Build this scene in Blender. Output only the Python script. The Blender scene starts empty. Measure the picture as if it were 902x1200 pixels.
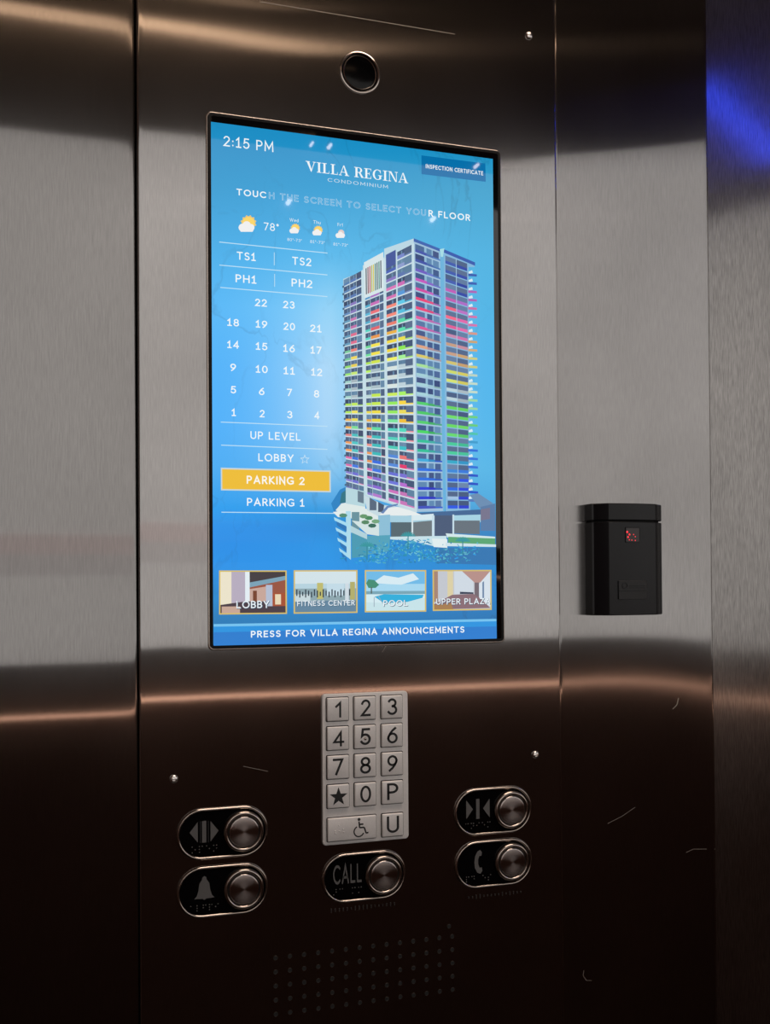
import bpy, bmesh, math, random
from mathutils import Vector, Matrix
random.seed(7)
C = bpy.context.scene.collection
sc = bpy.context.scene
rad = math.radians

# ------------------------------------------------------------------ camera
F, CX, CY = 1300.0, 451.0, 663.4              # focal length and optical centre in pixels of the 902x1200 frame
YAW, PITCH, ROLL = rad(19.42), rad(0.83), rad(-0.39)
EYE = 1.25
FW = Vector((math.sin(YAW)*math.cos(PITCH), math.cos(YAW)*math.cos(PITCH), math.sin(PITCH)))
R0 = Vector((math.cos(YAW), -math.sin(YAW), 0)); U0 = R0.cross(FW)
RT = R0*math.cos(ROLL) + U0*math.sin(ROLL)
UP = -R0*math.sin(ROLL) + U0*math.cos(ROLL)
CAM = Vector((-0.722*math.sin(YAW), -0.722*math.cos(YAW), EYE))
cd = bpy.data.cameras.new('camera'); cam = bpy.data.objects.new('camera', cd); C.objects.link(cam)
cd.sensor_fit = 'VERTICAL'; cd.sensor_height = 24; cd.lens = F/1200*24
cd.shift_y = (CY-600)/1200; cd.clip_start = 0.02
M4 = Matrix((RT, UP, -FW)).transposed().to_4x4(); M4.translation = CAM
cam.matrix_world = M4
sc.camera = cam

# ------------------------------------------------------------------ view, world, lights
sc.view_settings.view_transform = 'Standard'; sc.view_settings.look = 'None'
sc.view_settings.exposure = 0; sc.view_settings.gamma = 1; sc.view_settings.use_curve_mapping = False
w = bpy.data.worlds.new('world'); sc.world = w; w.use_nodes = True
w.node_tree.nodes['Background'].inputs[0].default_value = (0.05, 0.035, 0.025, 1)
w.node_tree.nodes['Background'].inputs[1].default_value = 0.1

def area(name, loc, sx, sy, power, col, rot=(0, 0, 0)):
    l = bpy.data.lights.new(name, 'AREA'); l.shape = 'RECTANGLE'; l.size = sx; l.size_y = sy
    l.energy = power; l.color = col
    o = bpy.data.objects.new(name, l); C.objects.link(o); o.location = loc; o.rotation_euler = rot
    return o
CEIL = 2.72
area('rail_light', (0.6, -1.670, 1.002), 2.8, .012, .22, (1.0, .55, .36), (rad(180+12), 0, 0))
area('cove_light', (-.25, -1.655, 2.50), 1.2, .03, .15, (1.0, .66, .42), (rad(-8), 0, 0))
area('ceiling_panel_light', (0.35, -0.55, CEIL-0.03), 1.0, 0.5, 14.0, (1.0, 0.80, 0.66))

# ------------------------------------------------------------------ colour and materials
def lin(c):
    c = c/255.0
    return c/12.92 if c <= 0.04045 else ((c+0.055)/1.055)**2.4
def rgb(*c):
    if len(c) == 1:
        if isinstance(c[0], str):
            h = c[0].lstrip('#'); c = tuple(int(h[i:i+2], 16) for i in (0, 2, 4))
        else: c = c[0]
    return (lin(c[0]), lin(c[1]), lin(c[2]), 1)
GLASS_ADD = 0.036
def scr(*c):                                   # colour a screen pixel gives off, without what the glass mirrors
    r = rgb(*c)
    return tuple(max(v-GLASS_ADD, 0) for v in r[:3]) + (1,)

def new_mat(name):
    m = bpy.data.materials.new(name); m.use_nodes = True
    nt = m.node_tree; return m, nt, nt.nodes, nt.links, nt.nodes['Principled BSDF']
def pmat(name, col, rough=.5, metal=0, spec=.5, emit=None, es=0, noise=0, nscale=300, bump=0, coat=0):
    m, nt, N, L, b = new_mat(name)
    b.inputs['Roughness'].default_value = rough; b.inputs['Metallic'].default_value = metal
    b.inputs['Specular IOR Level'].default_value = spec
    b.inputs['Coat Weight'].default_value = coat
    if emit: b.inputs['Emission Color'].default_value = emit; b.inputs['Emission Strength'].default_value = es
    tc = N.new('ShaderNodeTexCoord'); nz = N.new('ShaderNodeTexNoise'); nz.inputs['Scale'].default_value = nscale
    nz.inputs['Detail'].default_value = 4
    L.new(tc.outputs['Object'], nz.inputs['Vector'])
    mx = N.new('ShaderNodeMix'); mx.data_type = 'RGBA'
    mx.inputs[6].default_value = tuple(v*(1-noise) for v in col[:3])+(1,)
    mx.inputs[7].default_value = tuple(min(1, v*(1+noise)) for v in col[:3])+(1,)
    L.new(nz.outputs['Fac'], mx.inputs[0]); L.new(mx.outputs[2], b.inputs['Base Color'])
    if bump:
        bp = N.new('ShaderNodeBump'); bp.inputs['Strength'].default_value = bump; bp.inputs['Distance'].default_value = .0002
        L.new(nz.outputs['Fac'], bp.inputs['Height']); L.new(bp.outputs[0], b.inputs['Normal'])
    return m

def brushed(name, col, r1, a1, r2, a2, mix, grain=.08, mottle=.09, bump=.03):
    """vertically brushed steel: sharp up and down, smeared sideways, plus a softer lobe"""
    m, nt, N, L, b = new_mat(name)
    N.remove(b); out = N['Material Output']
    tc = N.new('ShaderNodeTexCoord')
    mp = N.new('ShaderNodeMapping'); mp.inputs['Scale'].default_value = (1900, 1900, 110)
    L.new(tc.outputs['Object'], mp.inputs[0])
    n1 = N.new('ShaderNodeTexNoise'); n1.inputs['Scale'].default_value = 1; n1.inputs['Detail'].default_value = 3
    L.new(mp.outputs[0], n1.inputs['Vector'])
    n2 = N.new('ShaderNodeTexNoise'); n2.inputs['Scale'].default_value = 9; n2.inputs['Detail'].default_value = 4
    L.new(tc.outputs['Object'], n2.inputs['Vector'])
    def rng(sock, lo, hi, a=0.3, c=0.7):
        r = N.new('ShaderNodeMapRange'); r.inputs[1].default_value = a; r.inputs[2].default_value = c
        r.inputs[3].default_value = lo; r.inputs[4].default_value = hi; L.new(sock, r.inputs[0]); return r.outputs[0]
    mu = N.new('ShaderNodeMath'); mu.operation = 'MULTIPLY'
    L.new(rng(n1.outputs['Fac'], 1-grain, 1+grain), mu.inputs[0]); L.new(rng(n2.outputs['Fac'], 1-mottle, 1+mottle), mu.inputs[1])
    vm = N.new('ShaderNodeVectorMath'); vm.operation = 'SCALE'; vm.inputs[0].default_value = col[:3]
    L.new(mu.outputs[0], vm.inputs['Scale'])
    tg = N.new('ShaderNodeTangent'); tg.direction_type = 'UV_MAP'; tg.uv_map = 'UVMap'
    bp = N.new('ShaderNodeBump'); bp.inputs['Strength'].default_value = bump; bp.inputs['Distance'].default_value = .00005
    L.new(n1.outputs['Fac'], bp.inputs['Height'])
    g = []
    for r, a in ((r1, a1), (r2, a2)):
        s = N.new('ShaderNodeBsdfAnisotropic'); s.distribution = 'GGX'
        s.inputs['Roughness'].default_value = r; s.inputs['Anisotropy'].default_value = a
        L.new(vm.outputs[0], s.inputs['Color']); L.new(tg.outputs[0], s.inputs['Tangent']); L.new(bp.outputs[0], s.inputs['Normal'])
        g.append(s)
    ms = N.new('ShaderNodeMixShader')
    L.new(rng(n2.outputs['Fac'], mix*.7, mix*1.3), ms.inputs[0])
    L.new(g[0].outputs[0], ms.inputs[1]); L.new(g[1].outputs[0], ms.inputs[2]); L.new(ms.outputs[0], out.inputs[0])
    return m

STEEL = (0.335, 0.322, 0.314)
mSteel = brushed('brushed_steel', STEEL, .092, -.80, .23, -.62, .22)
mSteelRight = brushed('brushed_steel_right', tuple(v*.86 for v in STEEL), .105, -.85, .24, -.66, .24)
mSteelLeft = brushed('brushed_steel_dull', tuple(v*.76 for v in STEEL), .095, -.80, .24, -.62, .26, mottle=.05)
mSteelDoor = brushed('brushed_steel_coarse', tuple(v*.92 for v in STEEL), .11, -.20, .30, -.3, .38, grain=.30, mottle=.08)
mGap = pmat('dark_gap', (.004, .004, .004, 1), .8, noise=.2)
mBlack = pmat('black_gloss', (.003, .003, .0035, 1), .04, noise=.1, spec=.72)
mGasket = pmat('black_gasket', (.003, .003, .003, 1), .5, noise=.2, spec=.2)
mPlate = pmat('black_enamel', (.0015, .0015, .0018, 1), .12, noise=.1, spec=.18)
mPlastic = pmat('black_plastic', (.0045, .0045, .0060, 1), .26, noise=.25, nscale=900, bump=.25, spec=.28)
mPlasticLid = pmat('black_plastic_inset', (.005, .005, .006, 1), .5, noise=.2, nscale=900)
mChrome = pmat('bright_chrome', (.42, .36, .32, 1), .17, 1, noise=.06, nscale=500)
mKeyPlate = pmat('satin_keypad_metal', (.74, .725, .715, 1), .60, .30, noise=.06, nscale=700, bump=.1)
mKey = pmat('satin_key_metal', (.80, .78, .77, 1), .52, .40, noise=.07, nscale=800, bump=.1)
mInk = pmat('black_ink', (.006, .006, .007, 1), .5, noise=.2)
mGreyInk = pmat('grey_pictogram', (.10, .098, .098, 1), .5, noise=.15, nscale=2000)
mDot = pmat('braille_metal', (.14, .135, .13, 1), .35, .6, noise=.1)
mRed = pmat('red_indicator', (.05, .002, .002, 1), .3, emit=(1, .03, .05, 1), es=1.3, noise=.1)
mRedGlass = pmat('red_window', (.012, .001, .001, 1), .15, noise=.2)
mScratch = pmat('scratch', (.35, .30, .26, 1), .5, .8, noise=.2)

def spun():
    m, nt, N, L, b = new_mat('spun_steel')
    b.inputs['Metallic'].default_value = 1; b.inputs['Base Color'].default_value = (.46, .41, .39, 1)
    b.inputs['Roughness'].default_value = .33; b.inputs['Anisotropic'].default_value = .97
    tg = N.new('ShaderNodeTangent'); tg.direction_type = 'RADIAL'; tg.axis = 'Y'; L.new(tg.outputs[0], b.inputs['Tangent']); b.inputs['Anisotropic Rotation'].default_value = .25
    tc = N.new('ShaderNodeTexCoord'); sp = N.new('ShaderNodeSeparateXYZ'); L.new(tc.outputs['Object'], sp.inputs[0])
    cb = N.new('ShaderNodeCombineXYZ'); L.new(sp.outputs[0], cb.inputs[0]); L.new(sp.outputs[2], cb.inputs[2])
    ln = N.new('ShaderNodeVectorMath'); ln.operation = 'LENGTH'; L.new(cb.outputs[0], ln.inputs[0])
    cc = N.new('ShaderNodeCombineXYZ'); L.new(ln.outputs['Value'], cc.inputs[0])
    nz = N.new('ShaderNodeTexNoise'); nz.inputs['Scale'].default_value = 2500; L.new(cc.outputs[0], nz.inputs['Vector'])
    mr = N.new('ShaderNodeMapRange'); mr.inputs[3].default_value = .19; mr.inputs[4].default_value = .21
    L.new(nz.outputs['Fac'], mr.inputs[0]); L.new(mr.outputs[0], b.inputs['Roughness'])
    return m
mSpun = spun()
mScrew = pmat('polished_screw', (.85, .80, .76, 1), .22, 1, noise=.05)

def screen_mat(name, veins):
    m, nt, N, L, b = new_mat(name)
    b.inputs['Base Color'].default_value = (.002, .002, .003, 1); b.inputs['Roughness'].default_value = .02
    b.inputs['IOR'].default_value = 1.50
    at = N.new('ShaderNodeAttribute'); at.attribute_name = 'Col'
    sock = at.outputs['Color']
    if veins:
        tc = N.new('ShaderNodeTexCoord')
        mp = N.new('ShaderNodeMapping'); mp.inputs['Scale'].default_value = (26, 26, 15); mp.inputs['Rotation'].default_value = (0, .35, 0)
        L.new(tc.outputs['Object'], mp.inputs[0])
        nz = N.new('ShaderNodeTexNoise'); nz.inputs['Scale'].default_value = 1; nz.inputs['Detail'].default_value = 6
        nz.inputs['Distortion'].default_value = .6; L.new(mp.outputs[0], nz.inputs['Vector'])
        s = N.new('ShaderNodeMath'); s.operation = 'SUBTRACT'; s.inputs[1].default_value = .5; L.new(nz.outputs['Fac'], s.inputs[0])
        a = N.new('ShaderNodeMath'); a.operation = 'ABSOLUTE'; L.new(s.outputs[0], a.inputs[0])
        r = N.new('ShaderNodeMapRange'); r.inputs[1].default_value = 0; r.inputs[2].default_value = .016
        r.inputs[3].default_value = .82; r.inputs[4].default_value = 1; L.new(a.outputs[0], r.inputs[0])
        n2 = N.new('ShaderNodeTexNoise'); n2.inputs['Scale'].default_value = 18; L.new(tc.outputs['Object'], n2.inputs['Vector'])
        r2 = N.new('ShaderNodeMapRange'); r2.inputs[1].default_value = .45; r2.inputs[2].default_value = .62; L.new(n2.outputs['Fac'], r2.inputs[0])
        mx = N.new('ShaderNodeMix'); mx.inputs[2].default_value = 1; mx.data_type = 'FLOAT'
        L.new(r2.outputs[0], mx.inputs[0]); L.new(r.outputs[0], mx.inputs[3])
        v = N.new('ShaderNodeVectorMath'); v.operation = 'SCALE'; L.new(sock, v.inputs[0]); L.new(mx.outputs[0], v.inputs['Scale'])
        sock = v.outputs[0]
    L.new(sock, b.inputs['Emission Color']); b.inputs['Emission Strength'].default_value = 1
    return m
mScreenBg = screen_mat('screen_backdrop', True)
mScreen = screen_mat('screen_graphics', False)

# ------------------------------------------------------------------ helpers
def P(x, y, d=0.0):
    """the point on the plane d in front of the front wall that the pixel (x, y) of the photograph shows"""
    v = FW + RT*((x-CX)/F) + UP*((CY-y)/F)
    t = (-d-CAM.y)/v.y
    q = CAM + v*t
    return Vector((q.x, -d, q.z))

def link(o, parent=None):
    C.objects.link(o)
    if parent: o.parent = parent
    return o
def root_off(parent):
    v = Vector((0, 0, 0))
    while parent: v += parent.location; parent = parent.parent
    return v
def obj(name, bm, mats, parent=None, loc=None, smooth=False):
    """bm holds world coordinates unless loc is given (then they are relative to loc)"""
    me = bpy.data.meshes.new(name)
    off = root_off(parent)
    if loc is None and parent: bmesh.ops.translate(bm, verts=bm.verts, vec=-off)
    bm.to_mesh(me); bm.free()
    for m in (mats if isinstance(mats, (list, tuple)) else [mats]): me.materials.append(m)
    if smooth:
        for p in me.polygons: p.use_smooth = True
    o = bpy.data.objects.new(name, me); link(o, parent)
    if loc is not None: o.location = Vector(loc)-off
    return o
def auto(o, ang=35):
    me = o.data
    for p in me.polygons: p.use_smooth = True
    bm = bmesh.new(); bm.from_mesh(me)
    for e in bm.edges:
        if len(e.link_faces) == 2 and e.calc_face_angle(0) > rad(ang): e.smooth = False
    bm.to_mesh(me); bm.free()
    return o
def thing(name, label, cat, loc, group=None):
    o = bpy.data.objects.new(name, None); link(o); o.location = loc; o.empty_display_size = .02
    o['label'] = label; o['category'] = cat
    if group: o['group'] = group
    return o
def tag(o, label=None, cat=None, group=None, kind=None):
    for k, v in (('label', label), ('category', cat), ('group', group), ('kind', kind)):
        if v: o[k] = v
    return o

def box(bm, x0, x1, y0, y1, z0, z1, mi=0):
    vs = [bm.verts.new((x, y, z)) for x in (x0, x1) for y in (y0, y1) for z in (z0, z1)]
    for f in ((0, 1, 3, 2), (4, 6, 7, 5), (0, 4, 5, 1), (2, 3, 7, 6), (0, 2, 6, 4), (1, 5, 7, 3)):
        bm.faces.new([vs[i] for i in f]).material_index = mi
    return vs
def stack(bm, loops, cap_last=True, cap_first=False, mi=0):
    """loops: list of lists of points with equal counts; skins them"""
    rows = [[bm.verts.new(p) for p in l] for l in loops]
    n = len(rows[0])
    for a, b in zip(rows, rows[1:]):
        for i in range(n):
            bm.faces.new((a[i], a[(i+1) % n], b[(i+1) % n], b[i])).material_index = mi
    if cap_last: bm.faces.new(rows[-1]).material_index = mi
    if cap_first: bm.faces.new(list(reversed(rows[0]))).material_index = mi
def rrect(cx, cz, w, h, r, n=5, y=0.0):
    """rounded rectangle outline on the plane Y=y, counter-clockwise seen from the cab"""
    r = max(min(r, w/2-1e-6, h/2-1e-6), 1e-5); pts = []
    for (sx, sz, a0) in ((1, -1, -90), (1, 1, 0), (-1, 1, 90), (-1, -1, 180)):
        for k in range(n+1):
            a = rad(a0+90*k/n)
            pts.append(Vector((cx+sx*(w/2-r)+r*math.cos(a), y, cz+sz*(h/2-r)+r*math.sin(a))))
    return pts
def circ(cx, cz, r, n=32, y=0.0):
    return [Vector((cx+r*math.cos(2*math.pi*k/n), y, cz+r*math.sin(2*math.pi*k/n))) for k in range(n)]
def slab(cx, cz, w, h, r, y0, y1, bev, bm=None, mi=0, n=5):
    """plate from depth y0 (wall side) to y1 (cab side, smaller) with a rounded front edge"""
    bm = bm or bmesh.new()
    L = [rrect(cx, cz, w, h, r, n, y0), rrect(cx, cz, w, h, r, n, y1+bev)]
    for k in (1, 2, 3):
        a = rad(30*k); i = bev*(1-math.cos(a))
        L.append(rrect(cx, cz, w-2*i, h-2*i, r-i, n, y1+bev*(1-math.sin(a))))
    stack(bm, L, True, True, mi)
    return bm
def lathe(cx, cz, prof, n=40, bm=None, mi=0, cap=True):
    bm = bm or bmesh.new()
    stack(bm, [circ(cx, cz, r, n, y) for r, y in prof], cap, False, mi); return bm

# flat graphics: a list of (polygon points, colour), laid on the plane Y=-d
def flat(name, polys, parent, d, mat=None, px=True):
    """polys: [(points, colour)], points in pixels of the photograph (px) or as (X, Z); colour an sRGB colour on the screen"""
    me = bpy.data.meshes.new(name); vs = []; fs = []; cols = []
    off = root_off(parent)
    for pts, col in polys:
        q = [P(x, y, d) if px else Vector((x, -d, y)) for x, y in pts]
        ar = sum(q[i].x*q[(i+1) % len(q)].z-q[(i+1) % len(q)].x*q[i].z for i in range(len(q)))
        if ar < 0: q.reverse()
        b = len(vs); vs += [v-off for v in q]; fs.append(tuple(range(b, b+len(q))))
        cols += [col]*len(q)
    me.from_pydata(vs, [], fs)
    if cols[0] is not None:
        a = me.color_attributes.new('Col', 'FLOAT_COLOR', 'CORNER')
        k = 0
        for p in me.polygons:
            for li in p.loop_indices: a.data[li].color = cols[me.loops[li].vertex_index]
    me.materials.append(mat or mScreen)
    o = bpy.data.objects.new(name, me); return link(o, parent)

# letters of my own: centre lines on a box one capital high, given a stroke weight
def arc(cx, cy, rx, ry, a0, a1, n=None):
    n = n or max(4, int(abs(a1-a0)/15))
    return [(cx+rx*math.cos(rad(a0+(a1-a0)*k/n)), cy+ry*math.sin(rad(a0+(a1-a0)*k/n))) for k in range(n+1)]
def turn(w, st): return [[(w-x, 1-y) for x, y in p] for p in st]
SIX = [arc(.26, .31, .26, .31, 0, 360), [(.43, 1), (.26, .84), (.11, .62), (.02, .42), (0, .31)]]
LET = {
 'A': (.70, [[(0, 0), (.35, 1), (.70, 0)], [(.13, .30), (.57, .30)]]),
 'B': (.52, [[(0, 0), (0, 1), (.24, 1)]+arc(.24, .765, .24, .235, 90, -90)+[(0, .53)], [(.24, .53)]+arc(.24, .265, .28, .265, 90, -90)+[(0, 0)]]),
 'C': (.70, [arc(.42, .5, .42, .5, 48, 312)]),
 'D': (.66, [[(0, 0), (0, 1), (.22, 1)]+arc(.22, .5, .44, .5, 90, -90)+[(0, 0)]]),
 'E': (.46, [[(.46, 1), (0, 1), (0, 0), (.46, 0)], [(0, .52), (.40, .52)]]),
 'F': (.46, [[(.46, 1), (0, 1), (0, 0)], [(0, .49), (.40, .49)]]),
 'G': (.74, [arc(.42, .5, .42, .5, 50, 300)+[(.74, .12), (.74, .44), (.50, .44)]]),
 'H': (.60, [[(0, 0), (0, 1)], [(.60, 0), (.60, 1)], [(0, .51), (.60, .51)]]),
 'I': (.02, [[(.01, 0), (.01, 1)]]),
 'K': (.56, [[(0, 0), (0, 1)], [(.52, 1), (.06, .51), (.56, 0)]]),
 'L': (.44, [[(0, 1), (0, 0), (.44, 0)]]),
 'M': (.76, [[(0, 0), (.03, 1), (.38, .25), (.73, 1), (.76, 0)]]),
 'N': (.60, [[(0, 0), (0, 1), (.60, 0), (.60, 1)]]),
 'O': (.84, [arc(.42, .5, .42, .5, 0, 360)]),
 'P': (.50, [[(0, 0), (0, 1), (.22, 1)]+arc(.22, .72, .28, .28, 90, -90)+[(0, .44)]]),
 'R': (.52, [[(0, 0), (0, 1), (.22, 1)]+arc(.22, .74, .26, .26, 90, -90)+[(0, .48)], [(.24, .48), (.52, 0)]]),
 'S': (.50, [arc(.26, .755, .23, .245, 35, 270)+arc(.25, .255, .25, .255, 80, -145)]),
 'T': (.60, [[(0, 1), (.60, 1)], [(.30, 1), (.30, 0)]]),
 'U': (.58, [[(0, 1)]+arc(.29, .30, .29, .30, 180, 360)+[(.58, 1)]]),
 'V': (.68, [[(0, 1), (.34, 0), (.68, 1)]]),
 'W': (1.0, [[(0, 1), (.26, 0), (.5, 1), (.74, 0), (1, 1)]]),
 'Y': (.62, [[(0, 1), (.31, .44), (.62, 1)], [(.31, .44), (.31, 0)]]),
 'Z': (.56, [[(0, 1), (.56, 1), (0, 0), (.56, 0)]]),
 '0': (.54, [arc(.27, .5, .27, .5, 0, 360)]),
 '1': (.42, [[(.02, .76), (.23, 1), (.23, 0)], [(.02, 0), (.42, 0)]]),
 'i': (.26, [[(0, .72), (.26, .98), (.26, 0)]]),
 '2': (.50, [arc(.25, .73, .24, .27, 165, -30)+[(0, 0), (.50, 0)]]),
 '3': (.50, [arc(.24, .76, .22, .24, 150, -80), arc(.24, .27, .26, .27, 80, -150)]),
 '4': (.58, [[(.43, 0), (.43, 1), (0, .27), (.58, .27)]]),
 '5': (.50, [[(.45, 1), (.09, 1), (.05, .55)]+arc(.23, .32, .26, .32, 125, -148)]),
 '6': (.52, SIX), '9': (.52, turn(.52, SIX)),
 '7': (.50, [[(0, 1), (.50, 1), (.14, 0)]]),
 '8': (.52, [arc(.26, .76, .22, .24, 0, 360), arc(.26, .26, .26, .26, 0, 360)]),
 ':': (.06, [[(.03, .10), (.03, .12)], [(.03, .56), (.03, .58)]]),
 '-': (.28, [[(0, .38), (.28, .38)]]), '°': (.20, [arc(.10, .86, .10, .12, 0, 360, 10)]),
 'e': (.42, [[(.02, .36), (.42, .36)]+arc(.22, .33, .20, .33, 5, 310)]), 'd': (.42, [[(.42, 0), (.42, 1)], arc(.21, .33, .21, .33, 0, 360)]),
 'h': (.40, [[(0, 0), (0, 1)], [(0, .4)]+arc(.2, .45, .2, .22, 180, 0)+[(.40, 0)]]), 'u': (.40, [[(0, .66)]+arc(.2, .2, .2, .2, 180, 360)+[(.40, .66)], [(.40, 0), (.40, .66)]]),
 'r': (.24, [[(0, 0), (0, .66)], arc(.22, .40, .22, .26, 180, 90)]), 'l': (.02, [[(.01, 0), (.01, .66)]]),
 ' ': (.16, []),
}
def glyph_mesh(s, bold=0.0, space=1.0, lay=None):
    """bold: about 0 for a thin regular letter, .03 for a heavy one"""
    wt = .105+bold*2.3; vs, fs = [], []; lw = wt if lay is None else .105+lay*2.3
    x = lw/2; fit = lw
    for ch in s:
        wd, st = LET[ch]
        for pl_ in st:
            q = [Vector((x+a, fit/2+b*(1-fit))) for a, b in pl_]
            q = [p for i_, p in enumerate(q) if i_ == 0 or (p-q[i_-1]).length > 1e-4]
            closed = (q[0]-q[-1]).length < 1e-4
            if closed: q = q[:-1]
            n = len(q); L = []
            for i in range(n):
                a = q[i-1] if (i or closed) else None; b = q[(i+1) % n] if (i < n-1 or closed) else None
                d0 = (q[i]-a).normalized() if a is not None and (q[i]-a).length > 1e-6 else None
                d1 = (b-q[i]).normalized() if b is not None and (b-q[i]).length > 1e-6 else None
                d0 = d0 or d1; d1 = d1 or d0
                t = (d0+d1); t = t.normalized() if t.length > 1e-3 else d1
                nn = Vector((-t.y, t.x)); c = max(.32, nn.dot(Vector((-d1.y, d1.x))))
                p = q[i].copy()
                if not closed and i == 0: p -= d1*wt*.5
                if not closed and i == n-1: p += d0*wt*.5
                L.append((p+nn*wt/2/c, p-nn*wt/2/c))
            k = len(vs)
            for a, b in L: vs += [Vector((a.x, a.y, 0)), Vector((b.x, b.y, 0))]
            for i in range(n if closed else n-1):
                j = (i+1) % n; fs.append((k+2*i, k+2*i+1, k+2*j+1, k+2*j))
        x += wd+(.06+.16*space)+lw*.75
    return vs, fs
def cap_h(): return 1.0

def text(name, s, xl, yl, xr, yr, cap, parent, d, col=(245, 250, 252), bold=0.012, space=1.0, mat=None, shift=(0, 0), ref=None):
    """writing on the plane Y=-d: baseline from pixel (xl, yl) to (xr, yr), capital height cap in pixels"""
    vs, fs = glyph_mesh(s, bold, space)
    rv = vs
    if ref is not None: vs, fs = glyph_mesh(s, bold, space, ref); rv = glyph_mesh(s, ref, space)[0]
    A, B = P(xl, yl, d), P(xr, yr, d)
    xm = (xl+xr)/2; ym = (yl+yr)/2
    H = (P(xm, ym-cap, d)-P(xm, ym, d)).length
    x0 = min(v.x for v in rv); x1 = max(v.x for v in rv)
    sx = (B.x-A.x)/(x1-x0); sz = H/cap_h(); off = root_off(parent)
    zb = (A.z+B.z)/2
    q = [Vector((A.x+(v.x-x0)*sx+shift[0], -d, zb+v.y*sz+shift[1]))-off for v in vs]
    me = bpy.data.meshes.new(name); me.from_pydata(q, [], fs)
    if mat is None:
        a = me.color_attributes.new('Col', 'FLOAT_COLOR', 'CORNER'); c = scr(col)
        for e in a.data: e.color = c
    me.materials.append(mat or mScreen)
    o = bpy.data.objects.new(name, me); link(o, parent)
    return o
def seg(p, q, wd):
    dx, dy = q[0]-p[0], q[1]-p[1]; l = math.hypot(dx, dy) or 1; nx, ny = -dy/l*wd/2, dx/l*wd/2
    return [(p[0]+nx, p[1]+ny), (q[0]+nx, q[1]+ny), (q[0]-nx, q[1]-ny), (p[0]-nx, p[1]-ny)]
def disc(cx, cy, r, n=14, ry=None):
    return [(cx+r*math.cos(2*math.pi*k/n), cy+(ry or r)*math.sin(2*math.pi*k/n)) for k in range(n)]
def star(cx, cy, r, k=.42):
    return [(cx+(r if i % 2 == 0 else r*k)*math.sin(math.pi*i/5), cy-(r if i % 2 == 0 else r*k)*math.cos(math.pi*i/5)) for i in range(10)]

# ------------------------------------------------------------------ the cab around and behind the camera (mirrored in the steel)
XL, XR, YB = -0.85, 2.05, -1.70
BAND0, BAND1 = 1.113, 2.213       # bottom and top of the pale backlit panel on the back wall
mWood = pmat('dark_wood', (.095, .046, .032, 1), .5, noise=.4, nscale=12)
mWoodTop = pmat('dark_bronze', (.034, .021, .015, 1), .5, noise=.3, nscale=8)
mRail = pmat('bronze_rail', (.055, .034, .025, 1), .6, noise=.1)
mGreyBand = pmat('grey_glow_band', (.45, .43, .42, 1), .5, emit=(1, .97, .96, 1), es=.71, noise=.1)  # added bands, no lamps: their glow tones the mirrored pale panel
mRose = pmat('rose_glow_band', (.45, .40, .39, 1), .5, emit=(1, .86, .84, 1), es=.80, noise=.1)
mFloor = pmat('dark_floor', (.02, .016, .014, 1), .4, noise=.3, nscale=30)
mCeil = pmat('ceiling_bronze', (.10, .065, .045, 1), .5, noise=.2, nscale=20)
def glow_panel():
    m, nt, N, L, b = new_mat('backlit_panel')
    b.inputs['Base Color'].default_value = (.3, .3, .3, 1)
    tc = N.new('ShaderNodeTexCoord'); nz = N.new('ShaderNodeTexNoise'); nz.inputs['Scale'].default_value = 1.1; L.new(tc.outputs['Object'], nz.inputs['Vector'])
    r = N.new('ShaderNodeMapRange'); r.inputs[1].default_value = .3; r.inputs[2].default_value = .7; r.inputs[3].default_value = .78; r.inputs[4].default_value = .96
    L.new(nz.outputs['Fac'], r.inputs[0])
    b.inputs['Emission Color'].default_value = (1.0, .975, .95, 1); L.new(r.outputs[0], b.inputs['Emission Strength'])
    return m
mGlow = glow_panel()
mGlowSide = pmat('backlit_side_panel', (.3, .3, .3, 1), .5, emit=(1, .965, .93, 1), es=.62, noise=.1)
mWarm = pmat('warm_strip', (.1, .06, .04, 1), .5, emit=(1, .56, .38, 1), es=4.0, noise=.1)
mWarmTop = pmat('warm_cove', (.1, .06, .04, 1), .5, emit=(1, .66, .42, 1), es=3.0, noise=.1)
mBlue = pmat('blue_strip', (.0, .0, .1, 1), .5, emit=(.02, .06, 1, 1), es=24, noise=.05)
mSpot = pmat('spot_lamp', (.3, .3, .3, 1), .5, emit=(1, .86, .82, 1), es=14, noise=.05)
def sbox(name, mat, *a):
    bm = bmesh.new(); box(bm, *a); return tag(obj(name, bm, mat), kind='structure')
sbox('floor', mFloor, XL, XR, YB, .06, -.03, 0)
sbox('ceiling', mCeil, XL, XR, YB, .06, CEIL, CEIL+.03)
sbox('wall_left', mWood, XL-.03, XL, YB, .06, 0, CEIL)
sbox('wall_right', mWood, XR, XR+.03, YB, .06, 0, CEIL)
wr = bpy.data.objects['wall_right']
def rpart(name, mat, *a):
    bm = bmesh.new(); box(bm, *a); return obj(name, bm, mat, wr)
rpart('backlit_panel', mGlowSide, XR-.003, XR, YB, -.55, 1.075, 2.165)
rpart('warm_strip', mWarm, XR-.006, XR, YB, -.55, .950, .957)
wb = tag(bpy.data.objects.new('wall_back', None), kind='structure'); link(wb); wb.location = (0.6, YB, 0)
def wpart(name, mat, *a):
    bm = bmesh.new(); box(bm, *a); return obj(name, bm, mat, wb)
wpart('lower_panel', mWood, XL, XR, YB-.03, YB, 0, 1.0)
wpart('bronze_rail_panel', mRail, XL, XR, YB-.03, YB, 1.0, BAND0)
bm = bmesh.new()
prof = [(XL, BAND0), (XR, BAND0), (XR, 2.42), (1.46, 2.37), (1.0, 2.27), (.88, BAND1), (XL, BAND1)]  # top edge slanted up at right to shape the band mirrored in steel
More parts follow.
